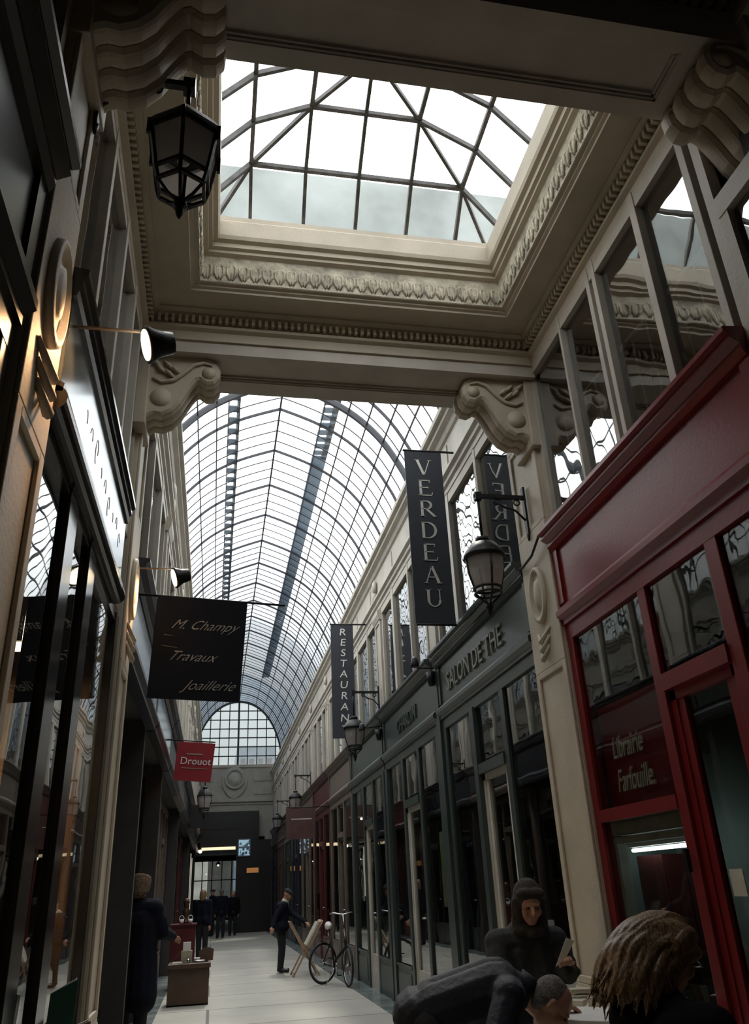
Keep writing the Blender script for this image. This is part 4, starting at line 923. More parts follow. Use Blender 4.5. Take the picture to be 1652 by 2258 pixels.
def human(label, J, outfit, vox=.009, voxc=.014):
    V3 = Vector; g = {k: (V3(v) if not isinstance(v[0], (tuple, list)) else [V3(a) for a in v]) for k, v in J.items() if k not in ('face', 'hup')}
    base = ((g['an'][0].x + g['an'][1].x) / 2, (g['an'][0].y + g['an'][1].y) / 2, 0)
    e = empty('person', base, label, 'person'); B = frame(J['face'], J.get('hup', (0, 0, 1))); H = g['head']
    L = lambda x, y, z: H + B @ Vector((x, y, z))
    m = MB()
    ell(m, L(0, -.012, .022), (.076, .094, .098), B); ell(m, L(0, .012, -.03), (.062, .074, .082), B); ell(m, L(0, .045, -.082), (.036, .034, .03), B)
    cap(m, L(0, .082, .012), L(0, .108, -.022), .010, .014, 8); cap(m, L(-.04, .078, .026), L(.04, .078, .026), .010, None, 8)
    cap(m, L(-.022, .083, -.058), L(.022, .083, -.058), .007, None, 6); cap(m, L(-.020, .080, -.068), L(.020, .080, -.068), .007, None, 6)
    for s in (-1, 1): cap(m, L(s * .078, -.01, .015), L(s * .082, -.012, -.022), .014, .010, 8); cap(m, L(s * .045, .06, -.02), L(s * .04, .065, -.03), .022, None, 8)
    cap(m, L(0, -.02, -.05), g['neck'], .052, .058)
    ch, pe = g['chest'], g['pelvis']; lat = (g['sh'][1] - g['sh'][0]).normalized()
    for s in (-.065, .065): cap(m, pe + lat * s, ch + lat * s, .095, .105); cap(m, ch + lat * s, g['neck'] + (ch - g['neck']) * .25 + lat * s * .6, .10, .07)
    cap(m, g['sh'][0], g['sh'][1], .062)
    for i in (0, 1):
        cap(m, g['sh'][i], g['el'][i], .052, .040); cap(m, g['el'][i], g['wr'][i], .040, .026)
        cap(m, g['hip'][i], g['kn'][i], .082, .056); cap(m, g['kn'][i], g['an'][i], .056, .036); cap(m, g['an'][i] + V3((0, 0, -.02)), g['toe'][i], .036, .030)
        d = (g['wr'][i] - g['el'][i]).normalized(); hd = V3(J['hd'][i]) if 'hd' in J else d; nn = V3(J['hn'][i]) if 'hn' in J else V3((0, 0, -1)) if abs(d.z) < .8 else -lat * (1 if i else -1)
        nn = (nn - hd.normalized() * nn.dot(hd.normalized())); hand(m, g['wr'][i], hd, nn, 1 if i else -1, curl=J.get('curl', .5))
    body = skin(m, 'body', 'skin', e, vox, 3)
    m = MB()
    for s in (-1, 1): ell(m, L(s * .031, .082, .006), (.0125, .008, .007), B, 8)
    m.build('eyes', 'eye', e)
    o = outfit
    # trousers
    m = MB()
    for i in (0, 1): cap(m, g['hip'][i], g['kn'][i], .105, .078); cap(m, g['kn'][i], g['an'][i] + V3((0, 0, .0)), .078, .066)
    cap(m, g['hip'][0], g['hip'][1], .11); cap(m, pe - lat * .06, pe + lat * .06, .125); skin(m, 'trousers', o.get('trousers', 'trouser'), e, voxc)
    for i in (0, 1):
        m = MB(); t = g['toe'][i]; a = g['an'][i]; cap(m, a + V3((0, 0, -.025)), t, .046, .040, 10); cap(m, a, a + (a - t).normalized() * .03 + V3((0, 0, -.03)), .044, .042); sh = skin(m, 'shoe', o.get('shoe', 'shoe'), e, voxc)
    # coat
    m = MB(); k = o.get('bulk', 1.0)
    for s in (-.075, .075): cap(m, pe + lat * s, ch + lat * s, .128 * k, .132 * k); cap(m, ch + lat * s, g['neck'] + (ch - g['neck']) * .35 + lat * s * .7, .125 * k, .085)
    cap(m, g['sh'][0], g['sh'][1], .086 * k); cap(m, g['neck'], g['neck'] + (ch - g['neck']) * .2, .074, .09)
    for i in (0, 1): cap(m, g['sh'][i], g['el'][i], .080 * k, .066 * k); cap(m, g['el'][i], g['wr'][i] - (g['wr'][i] - g['el'][i]).normalized() * .01, .066 * k, .050)
    # creases
    rnd = random.Random(len(label))
    for q in range(9):
        i = q % 2; t = rnd.random(); c = g['sh'][i].lerp(g['el'][i], .2 + .8 * t); d = (g['el'][i] - g['sh'][i]).normalized(); a = d.cross(V3((.3, .8, .2))).normalized() * .06 * k; cap(m, c + a * .8 + d * .02, c - a * .8 - d * .03, .034 * k, .028 * k, 6)
    hem = o.get('hem')
    if hem:
        hz = hem; c0 = (g['an'][0] + g['an'][1]) / 2
        for s in (-.09, .09):
            for f in (-.05, .05):
                cap(m, pe + lat * s, V3((c0.x, c0.y, hz + .12)) + lat * s * 1.15 + V3((0, f, 0)), .125 * k, .13 * k)
    else: cap(m, pe - lat * .07 + (pe - ch) * .25, pe + lat * .07 + (pe - ch) * .25, .125 * k)
    coat = skin(m, 'coat' if hem else 'jacket', o.get('coat', 'coat'), e, voxc, 3)
    if o.get('collar'):
        m = MB(); n0 = g['neck'] + (H - g['neck']) * .2; ax = (H - g['neck']).normalized(); a = ax.cross(V3((0, 1, .1))).normalized(); b_ = ax.cross(a)
        m.loft([[n0 + ax * h + (a * math.cos(t) + b_ * math.sin(t)) * r for t in [2 * PI * q / 16 for q in range(16)]] for r, h in ((.085, -.05), (.078, .0), (.072, .03), (.066, .03), (.066, -.03))], True); m.build('collar', o['collar'], e)
    hk = o.get('head')
    if hk == 'hat':
        m = MB(); m.loft([[L(r * math.cos(t), -.012 + r * 1.15 * math.sin(t), z) for t in [2 * PI * q / 18 for q in range(18)]] for r, z in ((.088, -.05), (.100, .0), (.104, .07), (.100, .125), (.088, .145), (.02, .15))], True); ell(m, L(0, -.05, -.035), (.088, .07, .075), B); skin(m, 'hat', 'hat', e, voxc, 2)
    if hk == 'hood':
        m = MB(); ell(m, L(0, -.040, .035), (.098, .108, .118), B); cap(m, L(-.085, -.01, .02), L(-.07, .0, -.13), .034, .05); cap(m, L(.085, -.01, .02), L(.07, .0, -.13), .034, .05)
        cap(m, L(-.06, .045, .085), L(.06, .045, .085), .034); cap(m, L(0, -.06, -.02), L(0, -.09, -.16), .085, .11); cap(m, L(-.07, .02, -.15), L(.07, .02, -.15), .05)
        cap(m, L(-.055, .05, -.13), L(.0, .07, -.15), .035); skin(m, 'hood', mat('dark_brown_hood', (.04, .03, .026), .85, var=.2, scale=20, bump=.4), e, .009, 2)
    if hk == 'cap':
        m = MB(); ell(m, L(0, -.015, .06), (.095, .11, .06), B); cap(m, L(-.05, .09, .045), L(.05, .09, .045), .018); skin(m, 'flat_cap', 'greycoat', e, voxc, 2)
    if hk == 'short':
        m = MB(); ell(m, L(0, -.035, .03), (.081, .088, .094), B); ell(m, L(0, -.06, -.02), (.072, .055, .075), B); skin(m, 'hair', 'greyhair', e, .008, 2)
    if hk == 'bob':
        m = MB(); ell(m, L(0, -.03, .025), (.09, .10, .105), B); ell(m, L(0, -.05, -.06), (.095, .075, .11), B); skin(m, 'hair', 'hair', e, voxc, 2)
    return e, L, B
stand = lambda x, y, h, f=0, hw=.19: dict(
    head=(x, y, h - .12), neck=(x, y, h - .27), chest=(x, y, h - .45), pelvis=(x, y, h * .53),
    sh=((x - hw * math.cos(f), y - hw * math.sin(f), h - .32), (x + hw * math.cos(f), y + hw * math.sin(f), h - .32)),
    el=((x - (hw + .05) * math.cos(f), y - hw * math.sin(f), h * .63), (x + (hw + .05) * math.cos(f), y + hw * math.sin(f), h * .63)),
    wr=((x - (hw + .05) * math.cos(f), y - hw * math.sin(f) - .08, h * .49), (x + (hw + .05) * math.cos(f), y + hw * math.sin(f) - .08, h * .49)),
    hip=((x - .09 * math.cos(f), y - .09 * math.sin(f), h * .50), (x + .09 * math.cos(f), y + .09 * math.sin(f), h * .50)),
    kn=((x - .10 * math.cos(f), y - .1 * math.sin(f), h * .28), (x + .10 * math.cos(f), y + .1 * math.sin(f), h * .28)),
    an=((x - .10 * math.cos(f), y - .1 * math.sin(f), .085), (x + .10 * math.cos(f), y + .1 * math.sin(f), .085)),
    toe=((x - .11 * math.cos(f) - .14 * math.sin(f), y - .1 * math.sin(f) + .14 * math.cos(f), .042), (x + .11 * math.cos(f) - .14 * math.sin(f), y + .1 * math.sin(f) + .14 * math.cos(f), .042)), face=(-math.sin(f), math.cos(f), 0))
# left man in a fur hat and a long coat, seen from behind
j = stand(-.80, 10.3, 1.72, -.35, .18)
j.update(wr=((-.955, 10.20, .80), (-.42, 10.52, 1.10)), el=((-.965, 10.26, 1.06), (-.54, 10.26, 1.16)), face=(.3, .9, -.25))
human('man in a tall brown fur hat and long navy coat standing at the left wall', j, dict(head='hat', hem=.42, bulk=1.26, shoe='sneaker', collar='coat'))
# reading man by the print stand
j = stand(1.48, 18.9, 1.60, -1.1, .17)
j.update(head=(1.60, 18.86, 1.44), neck=(1.53, 18.88, 1.30), chest=(1.48, 18.9, 1.13), face=(.85, -.2, -.55), sh=((1.44, 19.06, 1.24), (1.50, 18.72, 1.24)), el=((1.72, 18.9, 1.06), (1.32, 18.70, 1.02)), wr=((1.93, 18.45, .92), (1.27, 18.60, .86)),
         hip=((1.45, 18.98, .82), (1.45, 18.80, .82)), kn=((1.48, 19.0, .45), (1.47, 18.79, .45)), an=((1.45, 19.0, .085), (1.43, 18.78, .085)), toe=((1.60, 18.97, .042), (1.58, 18.74, .042)))
human('man in a dark suit and flat cap bowing over a print stand beside the bicycle', j, dict(head='cap', coat='coat', bulk=.98, hem=.72, collar='paper'), vox=.011)
# hooded man behind the table
j = stand(2.04, 5.62, 1.53, PI, .19)
j.update(head=(2.04, 5.50, 1.355), neck=(2.03, 5.58, 1.235), chest=(2.02, 5.64, 1.08), face=(-.12, -.95, -.35), sh=((2.22, 5.60, 1.14), (1.83, 5.60, 1.14)), el=((2.27, 5.56, .95), (1.78, 5.50, .95)), wr=((2.16, 5.33, 1.00), (1.86, 5.26, .90)),
         hd=((-.2, -.6, .5), (.2, -.9, -.2)), hn=((0, -.5, -.8), (0, 0, -1)), hip=((2.11, 5.72, .80), (1.94, 5.72, .80)), kn=((2.12, 5.70, .44), (1.93, 5.70, .44)), an=((2.12, 5.74, .085), (1.93, 5.74, .085)), toe=((2.13, 5.60, .042), (1.91, 5.60, .042)))
human('hooded man in a charcoal parka looking down behind the white table', j, dict(head='hood', coat='greycoat', hem=.70, bulk=1.02), vox=.006, voxc=.011)
# man bending over the table
j = dict(head=(1.665, 4.34, .935), neck=(1.53, 4.40, 1.015), chest=(1.43, 4.47, 1.02), pelvis=(1.12, 4.58, .93), face=(.55, -.25, -.75), hup=(.75, -.2, .5),
         sh=((1.50, 4.66, 1.03), (1.42, 4.24, 1.0)), el=((1.58, 4.66, .86), (1.26, 4.10, .77)), wr=((1.78, 4.56, .905), (1.14, 4.08, .56)), hip=((1.08, 4.66, .86), (1.07, 4.47, .86)), kn=((1.10, 4.68, .47), (1.08, 4.45, .47)),
         an=((1.00, 4.70, .085), (.98, 4.44, .085)), toe=((1.14, 4.68, .042), (1.12, 4.42, .042)), hd=((.8, 0, -.1), (.1, 0, -1)), hn=((0, 0, -1), (.9, .3, 0)))
human('bald grey haired man in a slate jacket bending far forward over the white table', j, dict(head='short', coat='jacket', collar='jacket', bulk=1.0), vox=.006, voxc=.010)
# long haired woman
j = dict(head=(1.77, 3.28, 1.205), neck=(1.67, 3.20, 1.07), chest=(1.61, 3.14, 0.93), pelvis=(1.55, 3.08, 0.78), face=(.80, .25, -.45), hup=(.3, .1, .9), sh=((1.59, 3.33, 1), (1.73, 2.99, 1)), el=((1.73, 3.42, 0.86), (1.87, 3.02, 0.84)), wr=((1.93, 3.44, 0.89), (2, 3.20, 0.9)),
         hip=((1.51, 3.16, 0.74), (1.57, 2.98, 0.74)), kn=((1.55, 3.18, 0.42), (1.63, 2.98, 0.42)), an=((1.49, 3.16, 0.085), (1.57, 2.96, 0.085)), toe=((1.61, 3.22, 0.042), (1.71, 3.0, 0.042)), hd=((.8, .1, .2), (.7, .3, .2)), hn=((0, 0, 1), (0, 0, 1)))
wm, L, B = human('woman with long wavy light brown hair and black top bent over in the foreground', j, dict(coat='blackcloth', head=None), vox=.007, voxc=.010)
m = MB(); ell(m, L(0, -.028, .035), (.090, .106, .106), B); rnd = random.Random(3); HC = L(0, -.02, .02)
def lock(a, e_, r, n_, sprd):
    rr = .098; p = L(rr * math.sin(a) * math.cos(e_), -rr * 1.12 * math.cos(a) * math.cos(e_) - .02, rr * 1.08 * math.sin(e_) + .03); q = p.copy(); pts = [p]; ph = a * 2.0 + rnd.random() * .7
    for i in range(1, n_):
        t = i / 16; k = min(1, max(0, (t - .05) * 1.5)); d = Vector((-.85, -.20, .1)).lerp(Vector((-.52 + sprd, -.10, -.9)), k).normalized()
        q = q + d * .025; o_ = q - HC; R_ = .112 + .030 * t
        if o_.length < R_: q = HC + o_.normalized() * R_
        w_ = .012 * t; pts.append(q + Vector((math.sin(ph + t * 10) * w_, math.cos(ph + t * 10) * w_, 0)))
    for i in range(n_ - 1): cap(m, pts[i], pts[i + 1], r * (1 - (i / n_) ** 3 * .8), r * (1 - ((i + 1) / n_) ** 3 * .8), 6)
for k in range(48): lock(-2.2 + 4.4 * (k % 16) / 15, .1 + .5 * (k // 16), .024, 15, -.16 + .32 * rnd.random())
for k in range(150): lock(-2.35 + 4.7 * rnd.random(), .05 + 1.4 * rnd.random(), .010 + .003 * rnd.random(), 14 + int(4 * rnd.random()), -.24 + .42 * rnd.random())
for k in range(50): lock(-2.35 + 4.7 * rnd.random(), .05 + 1.4 * rnd.random(), .0055, 16 + int(3 * rnd.random()), -.34 + .62 * rnd.random())
skin(m, 'hair', 'hair', wm, .0045, 5)
m = MB(); m.tube([L(-.085, .0, .01), L(-.088, .05, .012), L(-.07, .10, .01)], .003, 5); m.tube([L(.085, .0, .01), L(.088, .05, .012), L(.07, .10, .01)], .003, 5); m.tube([L(-.07, .10, .01), L(0, .112, .01), L(.07, .10, .01)], .003, 5); m.build('glasses', 'chrome', wm)
# distant people
for x, y, h, f, lb, kw in ((-.22, 24.0, 1.66, -.6, 'person in a dark coat leaning at the left in the middle distance', dict(head='bob', hem=.8)),
                           (.36, 35.0, 1.72, .2, 'distant short haired person in navy, middle of the far group by the end opening', dict(head='short')),
                           (.85, 36.6, 1.64, PI, 'distant person in dark clothes at the right of the far pair', dict(head='bob', coat='blackcloth')),
                           (.02, 37.2, 1.74, 1.2, 'distant dark figure by the lit left corner of the end opening', dict(head='cap'))):
    human(lb, stand(x, y, h, f), dict(coat=kw.get('coat', 'coat'), **{k: v for k, v in kw.items() if k != 'coat'}), vox=.016, voxc=.022)

# ------------------------------------------------------------------ table with books
t = empty('table', (1.9, 4.6, 0), 'small white table with slim square legs behind the bending man', 'table')
TZ = .87; TU, TV, T0 = Vector((.6, .8, 0)), Vector((.8, -.6, 0)), Vector((1.60, 4.45, 0))
def tb_(m, u0, u1, v0, v1, z0, z1): m.loft([[T0 + TU * u + TV * v + Vector((0, 0, z)) for u, v in ((u0, v0), (u1, v0), (u1, v1), (u0, v1))] for z in (z0, z1)])
m = MB(); tb_(m, 0, .86, 0, .62, TZ - .03, TZ); m.build('table_top', 'white', t, bevel=.004)
for u in (.02, .84):
    for v in (.02, .60): m = MB(); tb_(m, u - .018, u + .018, v - .018, v + .018, 0, TZ - .03); m.build('leg', 'white', t)
m = MB(); tb_(m, .04, .82, .01, .03, TZ - .10, TZ - .03); m.build('apron', 'white', t); m = MB(); tb_(m, .01, .03, .04, .58, TZ - .10, TZ - .03); m.build('apron', 'white', t); m = MB(); tb_(m, .04, .82, .59, .61, TZ - .10, TZ - .03); m.build('apron', 'white', t)
r = random.Random(5); gr = 'open and closed books heaped on the white table'
def tilt_block(m, c, ax, w, d, z0, z1):
    ca, sa = math.cos(ax), math.sin(ax); m.loft([[Vector((c.x + u * ca - v * sa, c.y + u * sa + v * ca, z)) for u, v in ((-w, -d), (w, -d), (w, d), (-w, d))] for z in (z0, z1)])
for k in range(16):
    col, row = k % 4, k // 4; c = T0 + TU * (.74 - .115 * row if row < 3 else .66) + TV * (.09 + .135 * col); z = TZ + (.042 if row == 3 else 0) + .001
    b_ = empty('book', (c.x, c.y, z), 'pale book lying in the heap on the white table', 'book', gr); a_ = .9 + r.random() * .7
    w_, d_, hh = .040, .055, .020 + .020 * r.random() if row < 3 else .02
    m = MB(); tilt_block(m, c, a_, w_, d_, z + .003, z + hh - .003); m.build('pages', 'paper', b_)
    m = MB(); tilt_block(m, c, a_, w_ * 1.05, d_ * 1.04, z, z + .003); tilt_block(m, c, a_, w_ * 1.05, d_ * 1.04, z + hh - .003, z + hh); m.build('cover', ('paper', 'paper2', 'white', 'pink')[k % 4] if k != 7 else 'paper', b_)
m = MB(); m.prism([(2.06, 1.02), (2.13, 1.06), (2.20, 1.15), (2.15, 1.17)], lambda u, v, w: (u, w, v), 5.22, 5.224); tag(m.build('paper_sheet', 'paper'), 'folded sheet of paper held up by the hooded man', 'paper')
# glass vase/jar near the woman
m = MB(); m.lathe([(.001, TZ), (.035, TZ + .005), (.045, TZ + .055), (.03, TZ + .095), (.032, TZ + .12), (.028, TZ + .12), (.026, TZ + .09), (.04, TZ + .05), (.03, TZ + .01), (.001, TZ + .008)], (T0 + TV * .52 + TU * .12), 16); tag(m.build('glass_jar', glass('jar_glass', (.8, .8, .8), r0=.1, cap=.8)), 'small glass jar at the near edge of the white table', 'jar')

# ------------------------------------------------------------------ print stand and portfolio
ps = empty('print_stand', (1.86, 18.0, 0), 'folding cross legged wooden print stand in front of the reading man', 'stand')
for dy in (-.28, .28):
    m = MB(); m.bar((1.60, 18 + dy, .0), (2.14, 18 + dy, .92), .03, .03, up=(0, 1, 0)); m.build('leg', 'tan', ps); m = MB(); m.bar((2.12, 18 + dy + .035, .0), (1.56, 18 + dy + .035, .95), .03, .03, up=(0, 1, 0)); m.build('leg', 'tan', ps)
m = MB(); m.tube([(2.14, 17.7, .92), (2.14, 18.3, .92)], .015, 8); m.tube([(1.56, 17.7, .95), (1.56, 18.34, .95)], .015, 8); m.tube([(1.62, 17.7, .06), (1.62, 18.3, .06)], .012, 8); m.build('rail', 'tan', ps)
pf = empty('print_portfolio', (2.0, 18, .5), 'pale tan print portfolio leaning in the print stand, catching the light', 'portfolio')
m = MB(); m.prism([(1.89, .50), (1.93, .48), (2.21, .95), (2.17, .97)], lambda u, v, w: (u, w, v), 17.72, 18.22); m.build('cover', mat('pale_tan_leather', (.85, .66, .5), .6), pf, bevel=.004)
m = MB(); m.prism([(1.86, .54), (1.885, .52), (2.12, .92), (2.095, .94)], lambda u, v, w: (u, w, v), 17.74, 18.20); m.build('prints', 'paper', pf)

# ------------------------------------------------------------------ bicycle
bk = empty('bicycle', (2.22, 15.6, 0), 'black folding bicycle parked by the right shopfronts', 'bicycle')
hd_ = Vector((.42, -.9, 0)).normalized(); rh = Vector((1.98, 16.05, .32)); fh = rh + hd_ * .80; fh.z = .32
def wheel(c, ax, r, nm):
    ax = Vector(ax).normalized(); a = ax.cross(Vector((0, 0, 1))).normalized(); b_ = Vector((0, 0, 1))
    P_ = lambda rr, t, o=0: c + (a * math.cos(t) + b_ * math.sin(t)) * rr + ax * o
    m = MB(); m.tube([P_(r, 2 * PI * k / 36) for k in range(36)], .018, 8, closed=True); w = m.build(nm, 'rubber', bk)
    m = MB(); m.tube([P_(r - .022, 2 * PI * k / 36) for k in range(36)], .010, 6, closed=True); m.build('rim', 'chrome', w)
    m = MB()
    for k in range(20): m.tube([P_(.02, 2 * PI * k / 20, .02 * (-1) ** k), P_(r - .03, 2 * PI * (k + (.8 if k % 4 < 2 else -.8)) / 20)], .0015, 4)
    m.tube([P_(0, 0, -.04), P_(0, 0, .04)], .02, 8); m.build('spokes', 'chrome', w)
perp = Vector((-hd_.y, hd_.x, 0))
rax = Vector((.35, 1, 0)); wheel(rh + Vector((0, 0, .01)), perp * .35 + Vector((.15, -.85, 0)), .31, 'wheel'); wheel(fh, (1, .12, 0), .30, 'wheel')
bb = rh + hd_ * .38 + Vector((0, 0, -.03)); st_ = rh + hd_ * .22 + Vector((0, 0, .56)); hdt = fh - hd_ * .06 + Vector((0, 0, .38))
m = MB(); m.tube([rh, bb], .014, 8); m.tube([bb, st_], .018, 8); m.tube([rh, rh + hd_ * .26 + Vector((0, 0, .35))], .012, 8); m.tube([bb + Vector((0, 0, .08)), hdt + Vector((0, 0, -.1))], .024, 8); m.tube([hdt + Vector((0, 0, .05)), hdt + Vector((0, 0, -.12))], .022, 8); m.build('frame', 'iron', bk)
m = MB(); m.tube([hdt + Vector((0, 0, -.1)), fh + Vector((.04, 0, 0))], .012, 8); m.tube([hdt + Vector((0, 0, -.1)), fh + Vector((-.04, 0, 0))], .012, 8); m.build('fork', 'iron', bk)
hb = hdt + Vector((-.03, .02, .40))
m = MB(); m.tube([hdt, hb], .014, 8); m.tube([hb + Vector((-.22, .10, .02)), hb + Vector((-.16, .02, .03)), hb, hb + Vector((.14, -.06, .03)), hb + Vector((.2, .02, .02))], .012, 8); m.build('handlebar', 'chrome', bk)
m = MB(); m.lathe([(.001, -.10), (.02, -.09), (.055, 0), (.07, .09), (.04, .13), (.001, .14)], st_ + Vector((0, 0, .04)), 12, axis='Y'); s_ = m.build('saddle', 'white', bk)
m = MB(); m.bar(rh + Vector((-.02, .12, .38)), rh + hd_ * .2 + Vector((0, 0, .40)), .10, .012); m.build('carrier', 'chrome', bk)
m = MB(); m.lathe([(.001, -.01), (.085, -.008), (.085, .008), (.001, .01)], bb + Vector((.03, 0, 0)), 20, axis='X'); m.tube([bb + Vector((.05, 0, 0)), bb + Vector((.06, .08, -.14))], .009, 6); m.tube([bb + Vector((-.03, 0, 0)), bb + Vector((-.05, -.08, .14))], .009, 6); m.build('crank', 'chrome', bk)
for o_ in (Vector((.09, .08, -.14)), Vector((-.09, -.08, .14))): m = MB(); m.bar(bb + o_ - Vector((.04, 0, 0)), bb + o_ + Vector((.04, 0, 0)), .06, .018); m.build('pedal', 'rubber', bk)
m = MB(); m.tube([bb, bb + Vector((-.16, .05, -.285))], .007, 6); m.build('kickstand', 'chrome', bk)

# ------------------------------------------------------------------ box of bric-a-brac
bx = empty('cardboard_box', (-.3, 14.6, 0), 'large open brown cardboard box full of bric-a-brac on the floor', 'box')
m = MB()
for a in ((-.62, -.60, 14.4, 14.9), (-.02, 0, 14.4, 14.9), (-.60, -.02, 14.4, 14.42), (-.60, -.02, 14.88, 14.9)): m.box(*a, 0, .57)
m.box(-.62, 0, 14.4, 14.9, 0, .02); m.build('body', 'boxbrown', bx)
m = MB(); m.prism([(-.60, .56), (-.40, .74), (-.41, .75), (-.62, .57)], lambda u, v, w: (u, w, v), 14.86, 14.88); m.build('flap', 'boxbrown', bx)
m = MB(); m.prism([(-.18, .56), (.05, .56), (.06, .72), (-.06, .76), (-.18, .70)], lambda u, v, w: (u, w, v), 14.90, 14.91); m.build('flap', 'boxbrown', bx)
m = MB(); m.prism([(14.40, .57), (14.4, .50), (14.36, .50), (14.35, .56)], lambda u, v, w: (w, u, v), -.63, .02); m.build('rim_fold', 'boxbrown', bx)
m = MB(); m.box(-.60, -.02, 14.42, 14.88, .40, .56); tag(m.build('packing', 'blackcloth', bx), 'dark packing cloth')
for x, y, w, d, h, z, c, nm, lb in ((-.36, 14.62, .085, .06, .17, .56, 'paper2', 'small_box', 'upright yellowish small box standing in the cardboard box'), (-.36, 14.62, .06, .045, .12, .73, 'white', 'small_box', 'small white carton on top of the yellowish one'),
                                  (-.50, 14.5, .09, .06, .03, .56, 'paper', 'folded_paper', 'crumpled pale paper left in the cardboard box'), (-.15, 14.5, .08, .07, .035, .56, 'white', 'dish', 'white oval dish right in the cardboard box'), (-.20, 14.72, .05, .05, .06, .56, 'white', 'bowl', 'small white bowl at the back of the cardboard box'), (-.33, 14.47, .05, .03, .05, .56, 'chrome', 'metal_trinket', 'shiny metal trinket in front of the yellowish box')):
    m = MB()
    if nm in ('dish', 'bowl'): m.lathe([(.001, z), (w * .6, z), (w, z + h), (w * .93, z + h), (w * .55, z + .008), (.001, z + .008)], (x, y, 0), 18)
    elif nm == 'metal_trinket': m.lathe([(.001, z), (w, z), (w * .4, z + h * .4), (w * .8, z + h * .7), (.01, z + h * 1.4)], (x, y, 0), 10)
    elif nm == 'folded_paper': m.loft([[Vector((x + u * w * f, y + v * d * f, z + zz)) for u, v in ((-1, -1), (0, -.8), (1, -1), (1, 1), (.1, .7), (-1, 1))] for f, zz in ((1, 0), (.9, .015), (.7, .03))])
    else: m.box(x - w, x + w, y - d, y + d, z, z + h)
    tag(m.build(nm, c), lb, {'small_box': 'box', 'folded_paper': 'paper', 'dish': 'dish', 'bowl': 'bowl', 'metal_trinket': 'trinket'}[nm])
cb = empty('side_cabinet', (-.5, 17.0, 0), 'dark red brown cabinet against the left wall behind the cardboard box', 'cabinet')
m = MB(); m.box(-.72, -.28, 16.8, 17.3, .05, 1.02); m.box(-.74, -.26, 16.78, 17.32, 1.02, 1.05); m.build('body', 'darkred', cb); m = MB(); m.box(-.70, -.30, 16.785, 16.80, .1, .97); m.build('door', 'darkred', cb)
for x, y in ((-.70, 16.84), (-.30, 16.84), (-.70, 17.26), (-.30, 17.26)): m = MB(); m.box(x - .02, x + .02, y - .02, y + .02, 0, .05); m.build('foot', 'darkred', cb)
m = MB(); m.lathe([(.001, 1.05), (.07, 1.05), (.07, 1.09), (.035, 1.12), (.06, 1.2), (.075, 1.27), (.03, 1.31), (.05, 1.36), (.06, 1.41), (.045, 1.46), (.001, 1.48)], (-.47, 17.12, 0), 16); tag(m.build('bronze_bust', 'bronze'), 'dark bronze bust on the cabinet', 'bust')
for k, (x, lb) in enumerate(((-.54, 'left white handled cup on the cabinet'), (-.38, 'right white handled cup on the cabinet'))):
    c = empty('cup', (x, 16.9, 1.05), lb, 'cup', 'white cups on the cabinet'); m = MB(); m.lathe([(.001, 1.05), (.03, 1.05), (.045, 1.13), (.04, 1.13), (.026, 1.06), (.001, 1.06)], (x, 16.9, 0), 14); m.build('bowl', 'white', c)
    m = MB(); m.tube([(x + .045 * math.cos(t), 16.9, 1.13 + .06 * math.sin(t)) for t in [PI * q / 8 for q in range(9)]], .005, 5); m.build('handle', 'white', c)
# folders at the lower left
fr = empty('folder_rack', (-.55, 4.4, 0), 'low dark rack holding coloured folders at the lower left', 'rack')
m = MB(); m.box(-.74, -.45, 4.15, 4.75, .72, .76); m.box(-.74, -.71, 4.15, 4.75, .76, 1.0); m.build('tray', 'glossblack', fr)
for x, y in ((-.72, 4.18), (-.47, 4.18), (-.72, 4.72), (-.47, 4.72)): m = MB(); m.box(x - .015, x + .015, y - .015, y + .015, 0, .72); m.build('leg', 'iron', fr)
def folder(y, c, lb, x0, x1, zt):
    e = empty('folder', ((x0 + x1) / 2, y, .76), lb, 'folder'); m = MB(); m.prism([(x0, .762), (x1, .762), (x1, zt), (x0, zt - .05)], lambda u, v, w: (u, y + w + (v - .76) * .25, v), 0, .006); m.build('cover', c, e)
    m = MB(); m.prism([(x0 + .01, .762), (x1 - .01, .762), (x1 - .01, zt + .006), (x0 + .01, zt - .045)], lambda u, v, w: (u, y + w + (v - .76) * .25, v), .006, .02); m.build('sheets', 'white', e)
folder(4.30, 'folder', 'dark green folder standing upright at the lower left', -.705, -.59, 1.18); folder(4.17, 'pink', 'dusty pink folder in front of the green one at the lower left', -.66, -.50, 1.03)
# cable by the tall pilaster
m = MB(); m.tube([(wx('R', .09), 6.3, 4.02), (wx('R', .12), 6.12, 3.98), (wx('R', .12), 5.9, 4.0), (wx('R', .12), 5.7, 4.10), (wx('R', .05), 5.6, 4.14)], .012, 6); tag(m.build('cable', 'iron'), 'thick black cable sagging across the tall right pilaster', 'cable')

# ------------------------------------------------------------------ camera
Fpx = 1746.0
def nrm(v): return Vector(v).normalized()
Yc = nrm((468 - 826, 1975 - 1129, Fpx)); Zc = Vector((645 - 826, -2550 - 1129, Fpx)); Zc = (Zc.normalized()); Zc = (Zc - Yc * Zc.dot(Yc)).normalized(); Xc = Yc.cross(Zc)
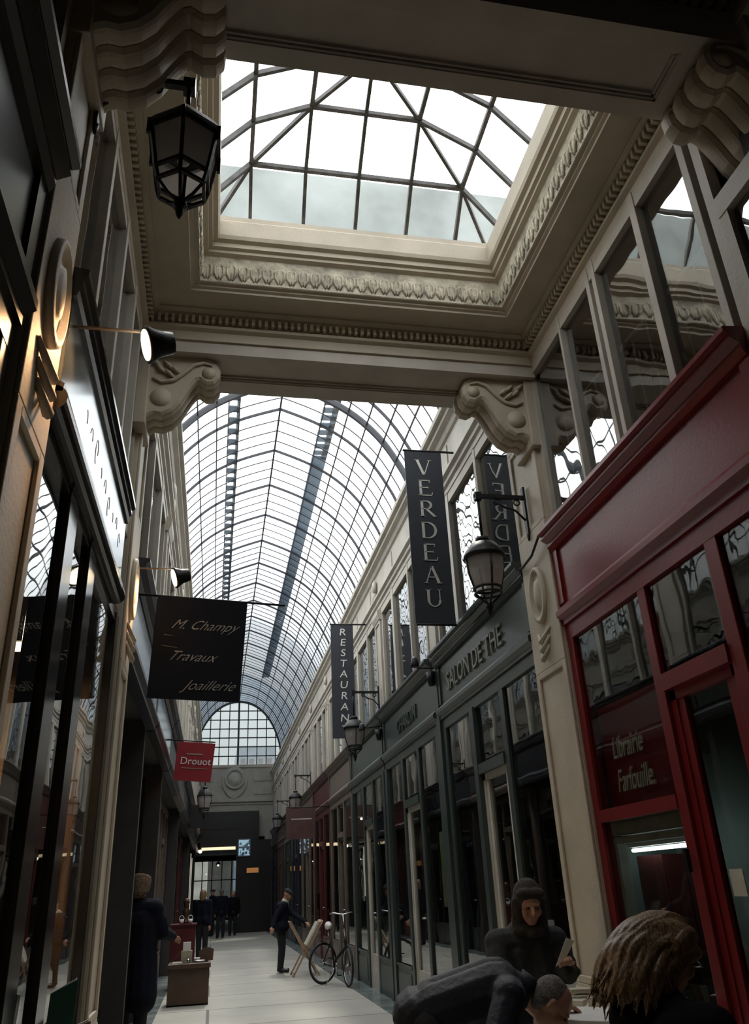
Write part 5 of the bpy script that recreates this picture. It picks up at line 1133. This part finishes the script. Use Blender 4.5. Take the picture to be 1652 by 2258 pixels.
# rows: world axes expressed in image axes (x right, y down, z forward)
R = Matrix((Xc, Yc, Zc))
cr = R @ Vector((1, 0, 0)); cu_ = R @ Vector((0, -1, 0)); cb_ = R @ Vector((0, 0, -1))
cam = bpy.data.cameras.new('camera'); co = bpy.data.objects.new('camera', cam); COL.objects.link(co); S.camera = co
co.matrix_world = Matrix(((cr.x, cu_.x, cb_.x, 0), (cr.y, cu_.y, cb_.y, 0), (cr.z, cu_.z, cb_.z, 1.5), (0, 0, 0, 1)))
cam.sensor_fit = 'VERTICAL'; cam.sensor_height = 24; cam.lens = 24 * Fpx / 2258; cam.clip_end = 300; cam.clip_start = .05
# ------------------------------------------------------------------ light
w = bpy.data.worlds.new('overcast_sky'); S.world = w; w.use_nodes = True; nt = w.node_tree; N = nt.nodes.new; L_ = nt.links.new
bg = nt.nodes['Background']; tc = N('ShaderNodeTexCoord'); sp = N('ShaderNodeSeparateXYZ'); L_(tc.outputs['Generated'], sp.inputs[0])
no = N('ShaderNodeTexNoise'); no.inputs['Scale'].default_value = 3; no.inputs['Detail'].default_value = 3; L_(tc.outputs['Generated'], no.inputs[0])
cr_ = N('ShaderNodeValToRGB'); e_ = cr_.color_ramp.elements; e_[0].position = 0; e_[0].color = (.07, .078, .083, 1); e_[1].position = .85; e_[1].color = (1, 1, 1.0, 1)
for p, c in ((.10, (.12, .13, .137, 1)), (.22, (.23, .245, .25, 1)), (.40, (.78, .80, .81, 1))): q = e_.new(p); q.color = c
L_(sp.outputs['Z'], cr_.inputs[0]); mv = N('ShaderNodeMath'); mv.operation = 'MULTIPLY_ADD'; mv.inputs[1].default_value = .5; mv.inputs[2].default_value = .75; L_(no.outputs['Fac'], mv.inputs[0])
ms = N('ShaderNodeMath'); ms.operation = 'MULTIPLY'; ms.inputs[1].default_value = 4.4; L_(mv.outputs[0], ms.inputs[0]); L_(ms.outputs[0], bg.inputs['Strength']); L_(cr_.outputs[0], bg.inputs['Color'])
sl = bpy.data.lights.new('sun', 'SUN'); sl.energy = 2.3; sl.angle = math.radians(4); sl.color = (1, .93, .82); so = bpy.data.objects.new('sun', sl); COL.objects.link(so)
so.rotation_euler = Vector((-.10, -.60, -.80)).to_track_quat('-Z', 'Y').to_euler()
def portal(x, y, z, sx, sy):
    l = bpy.data.lights.new('portal', 'AREA'); l.shape = 'RECTANGLE'; l.size = sx; l.size_y = sy; l.cycles.is_portal = True
    o = bpy.data.objects.new('sky_portal', l); COL.objects.link(o); o.location = (x, y, z)
portal(.96, 24.0, 10.35, 5.2, 32.4); portal(1.09, 4.2, 7.9, 2.9, 2.8); portal(.95, 7.0, 6.98, 3.3, 1.25)
lp = bpy.data.lights.new('shop_light', 'AREA'); lp.energy = 45; lp.size = .4; lp.color = (1, .72, .42); o = bpy.data.objects.new('left_shop_light', lp); COL.objects.link(o); o.location = (-1.5, 4.6, 2.95)
S.view_settings.view_transform = 'Standard'; S.view_settings.look = 'None'; S.view_settings.gamma = 1; S.view_settings.exposure = 0; S.view_settings.use_curve_mapping = False
S.cycles.max_bounces = 8; S.cycles.diffuse_bounces = 5; S.cycles.glossy_bounces = 4; S.cycles.transparent_max_bounces = 24; S.cycles.use_denoising = True; S.cycles.caustics_reflective = False; S.cycles.sample_clamp_indirect = 4
